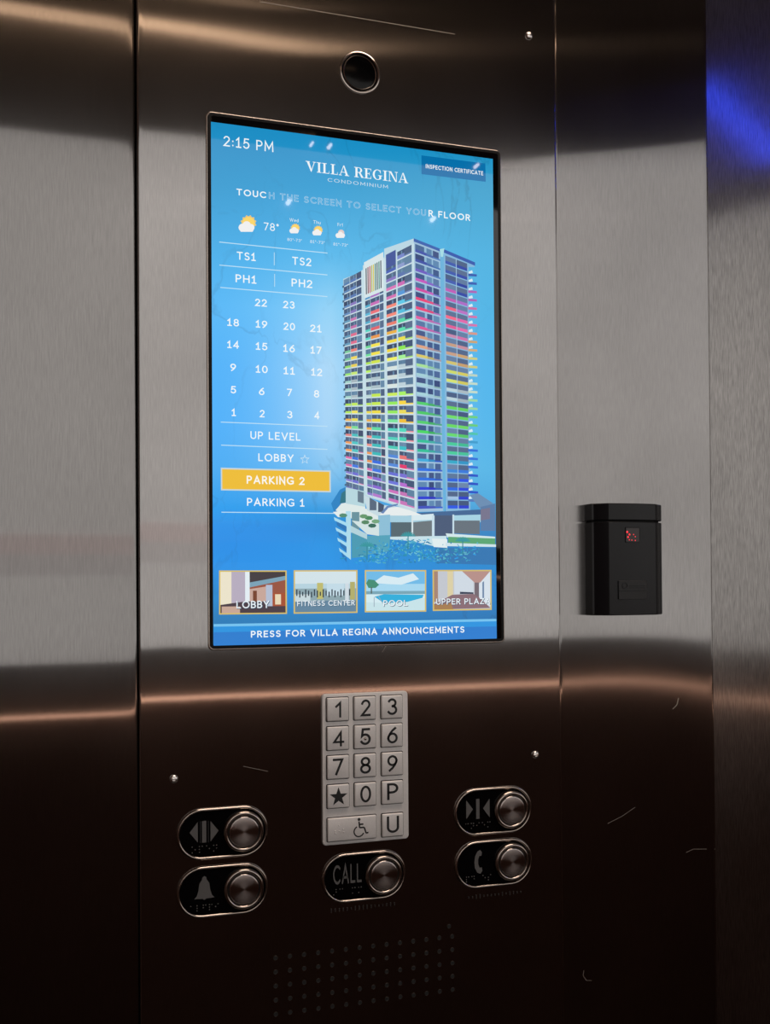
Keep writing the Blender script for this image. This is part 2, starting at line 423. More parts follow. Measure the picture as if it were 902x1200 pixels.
stack(bm, [[Vector((x, YB-.03, z)) for x, z in prof], [Vector((x, YB+.002, z)) for x, z in prof]], True, True)
bmesh.ops.recalc_face_normals(bm, faces=bm.faces); obj('backlit_panel', bm, mGlow, wb)
wpart('grey_glow_strip', mGreyBand, XL, .42, YB, YB+.006, 1.294, 1.340)  # added glowing bands, grey and rose, for stripes in the steel's reflection
wpart('rose_glow_strip', mRose, XL, .42, YB, YB+.006, 1.340, 1.380)
wpart('upper_panel', mWoodTop, XL, XR, YB-.03, YB, BAND1, CEIL)
wpart('warm_strip', mWarm, XL, XR, YB, YB+.008, 1.003, 1.0085)
wpart('warm_cove', mWarmTop, XL, .45, YB, YB+.02, 2.432, 2.446)

def mirror_hit(x, y, plane, val, d=0.0):
    """where the mirror ray of a pixel on the front wall meets a plane of the cab"""
    p = P(x, y, d); v = p-CAM; v.y = -v.y
    i = {'x': 0, 'y': 1, 'z': 2}[plane]
    return p+v*((val-p[i])/v[i])
TURN = rad(12)

def side_hit(x, y, plane, val):
    p = P(x, y, -.006); v = p-CAM; nn = Vector((math.sin(TURN), -math.cos(TURN), 0)); v = v-nn*(2*v.dot(nn))
    i = {'x': 0, 'y': 1, 'z': 2}[plane]
    return p+v*((val-p[i])/v[i])
# blue light line high on the right wall, small spot lamps on the back wall
a, b = side_hit(812, 98, 'x', XR-.01), side_hit(925, 182, 'x', XR-.01)
bm = bmesh.new(); dv = (b-a).normalized(); nv = Vector((0, -dv.z, dv.y))*.0055
vs = [bm.verts.new(p+Vector((dz, 0, 0))) for dz in (-.008, .008) for p in (a-nv, a+nv, b+nv, b-nv)]
for f in ((0, 1, 2, 3), (7, 6, 5, 4), (0, 4, 5, 1), (1, 5, 6, 2), (2, 6, 7, 3), (3, 7, 4, 0)): bm.faces.new([vs[i] for i in f])
tag(obj('blue_light_line_1', bm, mBlue), kind='structure')  # glowing blue line, tilted so the steel mirrors it as a streak
for x, y, r in ((338, 237, .005), (507, 257, .005), (386, 171.5, .004), (365, 169, .003), (558, 194.5, .004)):
    h = mirror_hit(x, y, 'y', YB+.01, .0017)
    bm = bmesh.new(); bmesh.ops.create_cone(bm, cap_ends=True, segments=20, radius1=r, radius2=r*.8, depth=.02, matrix=Matrix.Translation(h) @ Matrix.Rotation(rad(-90), 4, 'X'))
    obj('spot_lamp', bm, mSpot, wb)

# ------------------------------------------------------------------ front wall: brushed steel panels
xs = lambda px: (P(px[0], 0).x+P(px[1], 1200).x)/2
S1, S2, S3 = xs((159.5, 163.5)), xs((651, 659)), xs((826.5, 841))
XF0, XF1 = P(-400, 600).x, P(1500, 600).x
wf = tag(bpy.data.objects.new('wall_front', None), kind='structure'); link(wf); wf.location = (S2, 0, 0)
def plate(name, x0, x1, mat, disp, y0=0.0, dx=.006, dz=.012, z0=.05, z1=CEIL, e0=1.0, e1=1.0):
    """steel panel with turned-back edges and a very slight unevenness"""
    n = max(2, int((x1-x0-.008)/dx)); X = [x0+.004+(x1-x0-.008)*i/n for i in range(n+1)]
    cols = [(x0, .004), (x0, .0005*e0), (x0+.0004*e0, .0001*e0), (x0+.0015, 0)]+[(x, 0) for x in X]+[(x1-.0015, 0), (x1-.0004*e1, .0001*e1), (x1, .0005*e1), (x1, .004)]
    m = int((z1-z0)/dz); bm = bmesh.new(); uv = bm.loops.layers.uv.new('UVMap')
    rows = []
    for j in range(m+1):
        z = z0+(z1-z0)*j/m
        rows.append([bm.verts.new((x, y0+y+disp(x, z), z)) for x, y in cols])
    for j in range(m):
        for i in range(len(cols)-1):
            f = bm.faces.new((rows[j][i], rows[j][i+1], rows[j+1][i+1], rows[j+1][i])); f.smooth = True
            for l in f.loops: l[uv].uv = (l.vert.co.x, l.vert.co.z)
    return obj(name, bm, mat, wf)
def g(x, z, cx, cz, sx, sz): return math.exp(-((x-cx)/sx)**2-((z-cz)/sz)**2)
pT, pB = P(826, 160), P(735, 790)
def d_left(x, z):                      # left panel: leans a little, edge turned in
    e = max(0, 1-(S1-x)/.010)
    s_ = .0079; t_ = min(max((z-1.48)/.16, 0), 1)
    return s_*(min(z, 1.48)-1.25) + s_*.16*(t_-t_**3+.5*t_**4) + .00025*e*e
pk = P(205, 815)
def d_mid(x, z): return .000035*math.sin((x-S1)*40)*math.sin((z-1.3)*14) + .00004*g(x, z, pk.x, pk.z, .006, .03)
def d_right(x, z):
    u = (x-S2)/(S3-S2)
    return .0006*math.sin(u*math.pi)*(z-1.20)*.9 + (.009*u*u-.002*math.sin(math.pi*u))*(z-1.17)*math.exp(-((z-1.17)/.1)**2)
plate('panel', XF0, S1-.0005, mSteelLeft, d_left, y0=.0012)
plate('panel', S1+.0004, S2, mSteel, d_mid, e1=.06)
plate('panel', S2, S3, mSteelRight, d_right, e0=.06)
plate('panel', S3-.004, XF1, mSteelDoor, lambda x, z: (x-S3)*math.tan(TURN), y0=.004)
bm = bmesh.new(); box(bm, XF0, S3, .018, .03, .05, CEIL); box(bm, S3, XF1, .15, .16, .05, CEIL); obj('backing', bm, mGap, wf)
# hairline joint near the top edge and a few scratches
def scratch(pts, wd):
    po = []
    for p, q in zip(pts, pts[1:]): po.append((seg(p, q, wd), None))
    return flat('scratch', po, wf, .00025, mScratch)
scratch([(305, 2), (420, 21), (533, 40)], .7)
scratch([(795, 818), (793, 826), (788, 831)], .9)
scratch([(712, 965), (728, 957), (744, 946)], .5)
scratch([(804, 999), (812, 995), (838, 995)], .5)
scratch([(684, 1137), (683, 1143), (687, 1149), (693, 1149)], .6)
scratch([(285, 898), (300, 901), (314, 904)], .5)
scratch([(452, 757), (448, 764)], .5)

# ------------------------------------------------------------------ touch display
def rect_from(tl, tr, br, bl, d):
    q = [P(*p, d) for p in (tl, tr, br, bl)]
    return (q[0].x+q[3].x)/2, (q[1].x+q[2].x)/2, (q[2].z+q[3].z)/2, (q[0].z+q[1].z)/2   # x0 x1 z0 z1
GD = .0022
bx0, bx1, bz0, bz1 = rect_from((243, 131), (586, 177), (590.5, 752), (247, 760), GD)
T = thing('touch_display', 'tall lit touch screen in a black frame showing floor numbers and a tower', 'display', ((bx0+bx1)/2, 0, bz0))
cx, cz = (bx0+bx1)/2, (bz0+bz1)/2
obj('rim', slab(cx, cz, bx1-bx0+.0022, bz1-bz0+.0022, .0035, .001, -.0009, .0006), mChrome, T, smooth=False)
auto(obj('bezel', slab(cx, cz, bx1-bx0-.0036, bz1-bz0-.0036, .0018, 0, -GD, .0002), mBlack, T))
bm = bmesh.new(); stack(bm, [rrect(cx, cz, bx1-bx0-2*i_, bz1-bz0-2*i_, .0028-i_*.8, 5, y_) for i_, y_ in ((0, 0), (0, -GD+.0003), (.0003, -GD-.0001), (.0018, -GD-.0001), (.0019, -GD+.0004))], False); auto(obj('gasket', bm, mGasket, T))
ax0, ax1, az0, az1 = rect_from((245.7, 142.7), (577.3, 186.2), (581.8, 748.3), (250.2, 756.6), GD)
# backdrop: colours between the rows the screen shows
ROWS = [(143, (60, 148, 200), (58, 146, 198), (54, 144, 196)), (165, (62, 151, 203), (60, 150, 202), (56, 148, 200)), (220, (66, 160, 212), (64, 162, 214), (76, 166, 208)),
        (300, (80, 178, 236), (96, 188, 238), (84, 180, 226)), (360, (92, 186, 248), (150, 212, 248), (84, 182, 230)),
        (430, (86, 180, 250), (178, 220, 250), (84, 182, 236)), (500, (84, 178, 250), (172, 215, 248), (88, 184, 236)), (550, (80, 174, 244), (140, 200, 242), (92, 184, 232)),
        (590, (58, 162, 240), (80, 165, 228), (84, 172, 224)), (615, (20, 150, 235), (20, 140, 215), (70, 140, 200)), (640, (6, 146, 232), (8, 152, 230), (52, 132, 192)),
        (665, (10, 150, 234), (6, 152, 234), (12, 142, 212)), (700, (26, 142, 210), (6, 148, 228), (28, 132, 200)), (728, (42, 126, 184), (34, 130, 190), (38, 122, 182)), (760, (42, 126, 184), (34, 130, 190), (38, 122, 182))]
def bgcol(x, y):
    y = min(max(y, 143), 759.9)
    for r0, r1 in zip(ROWS, ROWS[1:]):
        if y <= r1[0]: break
    t = (y-r0[0])/(r1[0]-r0[0])
    def at(r):
        if x < 385: u = min(max((x-250)/135, 0), 1)**1.6; p, q = r[1], r[2]
        else: u = min(max((x-385)/185, 0), 1)**.7; p, q = r[2], r[3]
        return [p[k]*(1-u)+q[k]*u for k in range(3)]
    A, B = at(r0), at(r1)
    return [A[k]*(1-t)+B[k]*t for k in range(3)]
def unproject(v):
    d = v-CAM; z = d.dot(FW); return CX+F*d.dot(RT)/z, CY-F*d.dot(UP)/z
NX, NZ = 40, 72; me = bpy.data.meshes.new('backdrop'); vs = []; fs = []; cl = []
D1 = GD+.00008
for j in range(NZ+1):
    for i in range(NX+1):
        v = Vector((ax0+(ax1-ax0)*i/NX, -D1, az0+(az1-az0)*j/NZ)); vs.append(v-T.location); cl.append(scr(*bgcol(*unproject(v))))
for j in range(NZ):
    for i in range(NX):
        k = j*(NX+1)+i; fs.append((k, k+1, k+NX+2, k+NX+1))
me.from_pydata(vs, [], fs); at = me.color_attributes.new('Col', 'FLOAT_COLOR', 'POINT')
for k, c in enumerate(cl): at.data[k].color = c
me.materials.append(mScreenBg); link(bpy.data.objects.new('backdrop', me), T)
D2, D3, D4, D5, D6 = [GD+.00008*k for k in (2, 3, 4, 5, 6)]

# --- the tower picture
def H(s):                                      # 'colour*count' runs -> list
    out = []
    for t in s.split():
        c, n = t.split('*'); out += [c]*int(n)
    return out
def lerp(a, b, t): return (a[0]+(b[0]-a[0])*t, a[1]+(b[1]-a[1])*t)
pic = []
def quad(f, u0, u1, v0, v1, col): pic.append(([f(u0, v0), f(u1, v0), f(u1, v1), f(u0, v1)], col))
def face(tl, tr, br, bl):
    def f(u, v): return lerp(lerp(tl, tr, u), lerp(bl, br, u), v)
    return f
def jit(c, a=10):
    c = [int(c[i:i+2], 16) for i in (1, 3, 5)]; k = random.uniform(-a, a); return scr(*[min(255, max(0, v+k)) for v in c])
def hx(s): return scr(*[int(s[i:i+2], 16) for i in (1, 3, 5)])
NF = 28
fL = face((402.5, 328), (485, 285), (488.5, 598), (405.5, 573))
fR = face((485, 285), (516.5, 297), (519.5, 597), (488.5, 598))
fQ = face((521, 299), (548, 309), (550, 597), (524, 597))
# roofs and solid walls
pic.append(([(402, 327), (425, 318), (425, 311), (450, 301.5), (450, 291.5), (484.6, 279.5), (485, 288), (488.6, 600), (405.5, 575)], hx('#bcd8e4')))
pic.append(([(484.6, 279.5), (516, 292), (516, 297.5), (519.5, 599), (488.6, 600)], hx('#9fc0da')))
pic.append(([(514.5, 293), (521, 291), (521, 600), (519, 600)], hx('#6fb4dc')))
pic.append(([(520, 294), (556, 308), (556, 313), (549, 313), (551, 599), (522, 600)], hx('#86b8dc')))
pic.append(([(484.6, 279.2), (516, 291.6), (516, 295), (484.6, 283)], hx('#4467b0')))
pic.append(([(520, 292), (556.5, 307.5), (556.5, 311.5), (520, 296)], hx('#3f5fae')))
pic.append(([(515, 292), (520.5, 291), (519, 301), (516.5, 301)], hx('#a8dde6')))
COLS = [  # u0, u1, balcony share, colours from the top
 (.00, .085, .42, H('#6088b8*5 #6aa0c0*4 #78c89a*2 #98e070*2 #a8d8d0*3 #b4e860*2 #ecb458*2 #e89090*1 #f0a060*2 #e074b0*2 #9088d4*2 #7878b8*3')),
 (.09, .175, .5, H('#5c7cb4*3 #9080c4*2 #c878b0*2 #e07090*2 #e88078*1 #f0d860*2 #c8e878*1 #a8b8c0*3 #c0e860*1 #ece060*2 #78d890*1 #50c0c0*3 #4878e0*2 #7070d0*2 #6068a0*2')),
 (.18, .25, .25, H('#5478b0*10 #6098b0*3 #78a8b0*3 #a8d868*2 #78b898*4 #d890b8*6')),
 (.30, .37, .42, H('#34466a*3 #60a0d0*1 #58b0d0*3 #58d0c0*2 #70dc98*2 #b8ec60*2 #c0dcd8*3 #c4ec60*1 #f0e058*1 #f0b858*2 #e89088*2 #f0a060*2 #dc70b0*2 #9080d0*2 #b080c8*2')),
 (.375, .50, .5, H('#34466a*3 #b078c8*1 #c870b8*1 #e87078*3 #f0a058*1 #f0e050*2 #d8ec58*1 #a8bcc4*3 #c8ec58*2 #f0e050*2 #60d8a0*1 #48c0c0*3 #4070e0*2 #8868d0*2 #b078c8*2')),
 (.505, .56, .2, H('#46587c*3 #6098c8*2 #6080c8*5 #a8d8a0*4 #b8d0d4*2 #f0e080*2 #78c8b8*2 #e8a0a8*3 #c088d0*5')),
 (.60, .74, .48, H('#5068b8*2 #9080c8*1 #d878b8*2 #f08878*3 #f0b850*1 #f8e04c*2 #f0f064*1 #d8e4e0*3 #d0f060*1 #98ec60*2 #78e098*1 #58d4c0*3 #5c90e0*2 #7078dc*2 #d078c0*2')),
 (.76, .86, .55, H('#7888c8*1 #8898c8*1 #6078b0*1 #d070b8*1 #60a0e0*1 #58c0e0*2 #60e0b0*2 #f0e858*1 #90ec58*1 #a0ec90*1 #b8ccd4*3 #a4ec60*1 #f8d848*1 #f0e060*1 #f0c040*1 #50d4b8*2 #40c0c8*1 #f08080*1 #e84878*1 #8078d8*1 #b068c8*1 #c878b8*2')),
 (.86, .965, .28, H('#6c84b4*3 #8090c0*2 #58b8d8*2 #68d8b0*2 #a8e078*3 #b8ccd4*3 #b8e878*1 #f0d860*2 #f0c850*1 #f0a0a8*3 #e87890*1 #d880c0*4')),
]
for u0, u1, share, cs in COLS:
    for r in range(NF):
        v0, v1 = (r+.02)/NF, (r+1)/NF
        c = cs[min(r, len(cs)-1)]
        h = (v1-v0)
        quad(fL, u0, u1, v0, v1-h*share*.9, jit(random.choice(('#4c5f7e', '#586c8a', '#6486a4', '#465470')), 9))
        if share > .3: quad(fL, u0+(u1-u0)*.55, u0+(u1-u0)*.72, v0+h*.1, v1-h*share, jit('#6c8fae', 10))
        quad(fL, u0, u1, v1-h*share, v1-h*.12, jit(c, 8))
        quad(fL, u0, u1, v1-h*.13, v1, hx('#d0e2ea'))
for u in (.245, .56, .87):
    pass
for a_, b_ in ((.25, .30), (.56, .60), (.745, .76), (.965, 1.0)): quad(fL, a_, b_, 0, 1.0, hx('#c6dfe8'))
for a_ in (.0875, .372): quad(fL, a_-.004, a_+.004, 0, 1.0, hx('#a8c4d4'))
quad(fL, .60, .74, -.012, .045, hx('#4a5c9c'))
# louvre with colour slats under the roof of the middle block
quad(fL, .29, .565, -.03, .13, hx('#d6e6ea'))
for k in range(9):
    u = .312+.026*k
    quad(fL, u, u+.014, .0, .115, jit(['#3a4050', '#8a3040', '#c04858', '#b8b040', '#d8c840', '#4a8070', '#3a5a58', '#2f8878', '#3a4050'][k], 5))
# right face
RC = [(.04, .46, .45, H('#4858a8*2 #7060c0*1 #c058b8*1 #d858a8*1 #e84878*2 #e060a0*2 #d8a080*2 #d8c868*1 #a8e098*1 #a8d4dc*3 #58d070*3 #48d060*1 #40c8a0*2 #40a8d8*1 #3878e8*2 #2848d8*2 #4858c0*1 #8088d0*1')),
      (.46, .70, .40, H('#5070b0*2 #6878c8*1 #8868c8*1 #c060b8*1 #e05080*2 #c070b0*2 #b09098*2 #b8b078*1 #90c8a8*1 #98c0d0*3 #50b870*3 #48b868*1 #3fa8a0*2 #3c90c8*1 #3068d8*2 #2840c8*2 #4858b8*1 #6878b8*1')),
      (.70, .97, .32, H('#5078b8*3 #7078c8*2 #b070b8*4 #a898a0*3 #90b8b8*4 #58b088*4 #4898b8*2 #3860c8*6'))]
for u0, u1, share, cs in RC:
    for r in range(NF):
        v0, v1 = (r+.02)/NF, (r+1)/NF; h = v1-v0
        quad(fR, u0, u1, v0, v1-h*share, jit(random.choice(('#4a6494', '#5674a0', '#6088b0', '#445684')), 8))
        quad(fR, u0+(u1-u0)*.8, u1, v0, v1-h*.2, jit('#8fb8d4', 8))
        quad(fR, u0, u1, v1-h*share, v1-h*.14, jit(cs[min(r, 27)], 8))
        quad(fR, u0, u1, v1-h*.14, v1, hx('#a4c4de'))
QC = [(.02, .48, H('#3f58a8*2 #5068b8*1 #c060b8*1 #c868b8*1 #f06888*2 #e868a0*1 #c88cb0*1 #c8a088*2 #d0c070*1 #d0dc70*2 #b8d0d8*2 #70dc68*3 #68d870*1 #50d0a0*2 #40b0d0*1 #4890e0*1 #3068e0*2 #a8c8e8*1 #2858e0*1 #6878c8*1 #88a0d0*1')),
      (.50, .97, H('#3c50a8*4 #a868c0*1 #b870c0*1 #e068a8*2 #d878b0*1 #c890a0*1 #c8a070*2 #d8d068*2 #a8b8c0*2 #68d060*3 #60cc70*1 #48c098*2 #3898c8*1 #3c78d8*1 #2850e0*2 #2848d0*2 #5868c0*2'))]
for u0, u1, cs in QC:
    for r in range(NF):
        v0, v1 = (r+.02)/NF, (r+1)/NF; h = v1-v0
        quad(fQ, u0, u1, v0, v1-h*.4, jit(random.choice(('#506488', '#5a6e90', '#6680a4')), 8))
        quad(fQ, u0, u1, v1-h*.45, v1-h*.1, jit(cs[min(r, len(cs)-1)], 8))
quad(fQ, .48, .51, 0, 1, hx('#a8c8e0')); quad(fQ, .97, 1.0, 0, 1, hx('#88b0d4'))
EDGE = H('#4060b0*2 #b068b8*2 #d070a8*3 #d89888*1 #d0a878*2 #d0d080*2 #c0d8c8*3 #a0d8a0*2 #70d080*2 #50c0a8*1 #48a0d0*1 #3870d8*3 #3058c8*3 #6080c0*1')
for r in range(NF):
    y = 316+(590-316)*(r+.5)/NF
    pic.append(([(549, y-2.6), (553, y-4.2), (554, y-1), (549, y)], hx('#d8ecf4')))
    pic.append(([(548.5, y-.4), (558.5+r*.06, y+.6), (558.5+r*.06, y+3.2), (548.5, y+2.6)], jit(EDGE[min(r, len(EDGE)-1)], 6)))
    pic.append(([(401+r*.1, 335+8.6*r), (403.2+r*.1, 334.5+8.6*r), (403.2+r*.1, 337+8.6*r), (401+r*.1, 337.5+8.6*r)], hx('#50708c')))
flat('tower_picture', pic, T, D2)
# the podium, terraces and planting at the tower's foot
pod = []
def pp(col, *pts): pod.append((list(pts), hx(col)))
pp('#2a86c4', (398, 574), (406, 570), (406, 590), (392, 602), (388, 590)); pp('#3a7888', (400, 578), (408, 572), (410, 588), (398, 590))
pp('#dfeae8', (393, 598), (400, 590), (412, 588), (428, 592), (428, 596), (450, 600), (450, 618), (428, 616), (405, 604))
pp('#b8d8e0', (405, 571), (428, 576), (428, 594), (405, 590)); pp('#6a7f90', (419, 575), (426, 577), (426, 590), (419, 588))
pp('#c8dce4', (426, 580), (450, 592), (488, 596), (488, 604), (445, 606), (430, 598))
pp('#5c6c80', (433, 583), (441, 588), (441, 598), (433, 598)); pp('#4d5a70', (443, 588), (450, 592), (449, 600), (443, 600))
pp('#e8eeee', (444, 604), (452, 596), (465, 594), (480, 598), (496, 604)); pp('#6a88b8', (446, 601), (453, 593), (466, 590), (466, 592), (455, 595), (449, 602))
pp('#4a6c98', (488, 601), (563, 597), (563, 605), (500, 605)); pp('#a8d0e0', (444, 604), (500, 605), (563, 604), (563, 612), (444, 612))
pp('#8fc0d8', (443, 604), (457, 603), (457, 628), (443, 628)); pp('#5a6c74', (458, 612), (482, 612), (482, 629), (458, 629))
pp('#d8e6ea', (482, 604), (484, 604), (484, 632), (482, 630)); pp('#707a80', (484, 612), (506, 610), (506, 632), (484, 630)); pp('#d8eaf0', (484, 604), (508, 602), (508, 609), (484, 610))
pp('#50607c', (509, 604), (530, 604), (530, 628), (509, 628)); pp('#c8e0ec', (506, 604), (509, 604), (509, 636), (506, 635)); pp('#a8d4e4', (531, 604), (563, 603), (563, 609), (531, 610)); pp('#6b7680', (531, 610), (562, 610), (562, 626), (531, 625)); pp('#c8e0ec', (530, 603), (532, 603), (532, 628), (530, 628))
pp('#6f90b4', (550, 580), (560, 578), (578, 590), (562, 596)); pp('#5f7fa8', (563, 594), (580, 590), (580, 622), (563, 622)); pp('#7a7890', (563, 597), (574, 595), (574, 608), (563, 610))
pp('#c8e2ea', (457, 629), (523, 628), (523, 640), (508, 640), (482, 634), (457, 632)); pp('#e2eef0', (506, 631), (524, 632), (524, 642), (508, 641))
pp('#d4e8ea', (522, 625), (580, 629), (580, 632), (524, 630)); pp('#5fa878', (525, 629), (580, 631), (580, 638), (525, 636)); pp('#cfe4ec', (522, 636), (581, 638), (581, 641), (522, 640))
pp('#3c7ab4', (510, 642), (581, 642), (581, 662), (510, 660))
pp('#e4eeee', (390, 600), (405, 598), (414, 600), (412, 606), (396, 606)); pp('#b0dcec', (405, 599), (411, 599), (411, 656), (406, 652)); pp('#6c94a0', (412, 600), (421, 600), (421, 622), (412, 620))
for k in range(4):
    y = 606+k*12
    pp('#a8dcf0', (391+k*2, y), (407, y+7), (407, y+11), (392+k*2, y+4)); pp('#2c78b8', (394+k*2, y+5), (406, y+11), (406, y+17), (395+k*2, y+10))
pp('#b4d4dc', (411, 616), (430, 626), (430, 634), (411, 624)); pp('#4f9cb4', (412, 624), (430, 632), (430, 652), (412, 654)); pp('#58a4bc', (430, 628), (457, 627), (456, 646), (430, 650))
pp('#d4e4e4', (412, 610), (444, 614), (444, 628), (430, 626))
for x, y, c in ((432, 607, '#4f8a60'), (428, 612, '#5c8a68'), (436, 616, '#3f6f60'), (426, 605, '#6a9a70'), (440, 611, '#78a880'), (402, 604, '#5a9078')):
    pod.append((disc(x, y, 5, 7, 2.6), hx(c)))
for cxp, cyp, sx, sy, n in ((475, 640, 26, 10, 110), (500, 650, 34, 10, 130), (445, 648, 20, 10, 80), (540, 648, 20, 9, 60), (430, 655, 22, 7, 50)):
    for _ in range(n):
        x, y = random.gauss(cxp, sx*.5), random.gauss(cyp, sy*.5)
        if 392 < x < 578 and y < 663:
            an = random.uniform(0, 6.28); l = random.uniform(2, 5)
            pod.append((seg((x, y), (x+l*math.cos(an), y+l*.6*math.sin(an)), random.uniform(.7, 1.6)), jit(random.choice(('#2c8eb4', '#3a9cbc', '#56b0c8', '#2682b0', '#6cc0d0', '#38a0d8', '#2a98e0')), 10)))
for cxp, cyp in ((478, 628), (542, 634), (430, 640)):
    for k in range(9):
        an = rad(200+k*18); pod.append((seg((cxp, cyp), (cxp+9*math.cos(an), cyp+7*math.sin(an)+2), 1.3), hx('#3f98a0')))
    pod.append((seg((cxp, cyp), (cxp, cyp+16), 1.2), hx('#3a8898')))
flat('podium_picture', pod, T, D3)

# --- writing, weather and floor buttons
W = (240, 247, 250)
text('clock', '2:15 PM', 261, 171.4, 320.3, 177.8, 12, T, D2, W, .006)
# serif title, letters of my own strokes
def serif(s, xl, yl, xr, yr, cap, d, name, parent):
    G = {'V': .86, 'I': .40, 'L': .66, 'A': .86, 'R': .80, 'E': .70, 'G': .84, 'N': .86, ' ': .34}
    polys = []
    def put(x, pts): polys.append([(x+a, b) for a, b in pts])
    def bar(x, a, b, t=.17): put(x, [(a, 0), (a+t, 0), (a+t, 1), (a, 1)])
    def srf(x, a, b, y): put(x, [(a, y), (b, y), (b, y+.06), (a, y+.06)])
    x = 0
    for ch in s:
        wd = G[ch]
        if ch == 'I': bar(x, .11, 0); srf(x, 0, .39, 0); srf(x, 0, .39, .94)
        elif ch == 'L': bar(x, .11, 0); srf(x, 0, .6, 0); srf(x, 0, .39, .94); put(x, [(.54, 0), (.6, 0), (.6, .34)])
        elif ch == 'E':
            bar(x, .11, 0); srf(x, 0, .62, 0); srf(x, 0, .62, .94); srf(x, .2, .48, .47); put(x, [(.54, 0), (.62, 0), (.62, .34)]); put(x, [(.54, 1), (.62, 1), (.62, .70)]); put(x, [(.44, .36), (.48, .36), (.48, .64), (.44, .64)])
        elif ch == 'V': put(x, [(.06, 1), (.26, 1), (.50, .16), (.42, 0)]); put(x, [(.42, 0), (.47, 0), (.76, 1), (.69, 1)]); srf(x, -.02, .34, .94); srf(x, .58, .86, .94)
        elif ch == 'A': put(x, [(.06, 0), (.12, 0), (.44, 1), (.38, 1)]); put(x, [(.38, 1), (.46, 1), (.80, 0), (.60, 0)]); srf(x, -.02, .24, 0); srf(x, .50, .88, 0); srf(x, .2, .6, .30)
        elif ch == 'N': put(x, [(.10, 0), (.15, 0), (.15, 1), (.10, 1)]); put(x, [(.10, 1), (.28, 1), (.76, 0), (.64, 0)]); put(x, [(.71, 0), (.76, 0), (.76, 1), (.71, 1)]); srf(x, 0, .26, 0); srf(x, 0, .25, .94); srf(x, .6, .87, .94)
        elif ch == 'R':
            bar(x, .11, 0); srf(x, 0, .39, 0); srf(x, 0, .45, .94); srf(x, .2, .45, .47)
            for k in range(8):
                a0, a1 = rad(-90+k*22.5), rad(-67.5+k*22.5)
                o = lambda a, r, q: (.42+q*math.cos(a), .735+r*math.sin(a))
                put(x, [o(a0, .265, .27), o(a1, .265, .27), o(a1, .21, .11), o(a0, .21, .11)])
            put(x, [(.40, .50), (.54, .50), (.82, 0), (.62, 0)])
        elif ch == 'G':
            for k in range(14):
                a0, a1 = rad(50+k*19), rad(69+k*19)
                o = lambda a, r, q: (.42+q*math.cos(a), .5+r*math.sin(a))
                put(x, [o(a0, .52, .42), o(a1, .52, .42), o(a1, .46, .25), o(a0, .46, .25)])
            put(x, [(.58, .04), (.74, .1), (.74, .44), (.58, .44)]); srf(x, .48, .84, .40); put(x, [(.66, .66), (.70, .66), (.70, 1), (.62, .9)])
        x += wd+.06
    x -= .06; A, B = P(xl, yl, d), P(xr, yr, d); xm, ym = (xl+xr)/2, (yl+yr)/2
    Hh = (P(xm, ym-cap, d)-P(xm, ym, d)).length; zb = (A.z+B.z)/2
    return flat(name, [([(A.x+a/x*(B.x-A.x), zb+b*Hh) for a, b in p], scr(W)) for p in polys], parent, d, px=False)
serif('VILLA REGINA', 358.4, 200.8, 478, 214.6, 11.8, D2, 'title', T)
text('subtitle', 'CONDOMINIUM', 383.8, 213, 454.5, 220.6, 4.0, T, D2, (210, 228, 240), .004, 1.6)
text('prompt_text', 'TOUC', 277, 228.6, 312, 232.4, 7.6, T, D2, W, .028, 1.3)
bl = lambda x: 228.6+(x-277)*(259-228.6)/(551-277)
o_ = text('prompt_text', 'H THE SCREEN TO SELECT YOU', 315, bl(315), 499, bl(499), 7.6, T, D2, (200, 228, 245), .030, 1.3)
text('outline_fill', 'H THE SCREEN TO SELECT YOU', 315, bl(315), 499, bl(499), 7.6, o_, D3, (72, 164, 214), -.004, 1.3, ref=.030)
text('prompt_text', 'R FLOOR', 502, bl(502), 551, bl(551), 7.6, T, D2, W, .028, 1.3)
fl = flat('certificate_button', [([(493.6, 182), (568.5, 191.6), (569, 213), (493.8, 204)], scr(38, 122, 176))], T, D2)
text('caption', 'INSPECTION CERTIFICATE', 498.7, 197, 566, 205.6, 4.8, fl, D3, W, .026, .95)
def cloud(x, y, s, col, d, par, name='cloud'):
    flat(name, [(disc(x-5*s, y+1*s, 4.6*s), scr(col)), (disc(x, y-1.5*s, 5*s), scr(col)), (disc(x+5*s, y+1*s, 4.2*s), scr(col)), ([(x-9*s, y+2*s), (x+9*s, y+2*s), (x+7*s, y+6*s), (x-7*s, y+6*s)], scr(col))], par, d)
def weather(x, y, s, sun=True):
    rays = [([(x+1.5*s+(9.2 if k%2 else 7.4)*s*math.cos(math.pi*k/12), y-1*s+(9.2 if k%2 else 7.4)*s*math.sin(math.pi*k/12)) for k in range(24)], scr(232, 200, 120)), (disc(x+1.5*s, y-1*s, 7*s), scr(252, 215, 110))] if sun else [(disc(x+1*s, y-1*s, 6*s), scr(225, 205, 200))]
    o = flat('weather_icon', rays, T, D2); cloud(x-.5*s, y+3*s, s*.95, (240, 240, 240), D3, o); return o
weather(289.5, 262.5, 1.05)
text('temperature', '78°', 309, 269.4, 326.6, 271.6, 9, T, D2, W, .004)
for x, y, dn, tp, sn in ((345, 268, 'Wed', '80°-73°', 1), (371.8, 270.4, 'Thu', '81°-73°', 1), (399, 273.4, 'Fri', '81°-73°', 0)):
    weather(x, y, .62, sn)
    hw = {'Wed': 5.2, 'Thu': 4.4, 'Fri': 3}[dn]
    text('day_name', dn, x-hw-.6, y-8.6, x+hw-.6, y-7.6, 3.8, T, D2, (225, 238, 246), .006)
    text('day_temperature', tp, x-8.5, y+14.2, x+8.5, y+15.8, 3.4, T, D2, (225, 238, 246), .004)
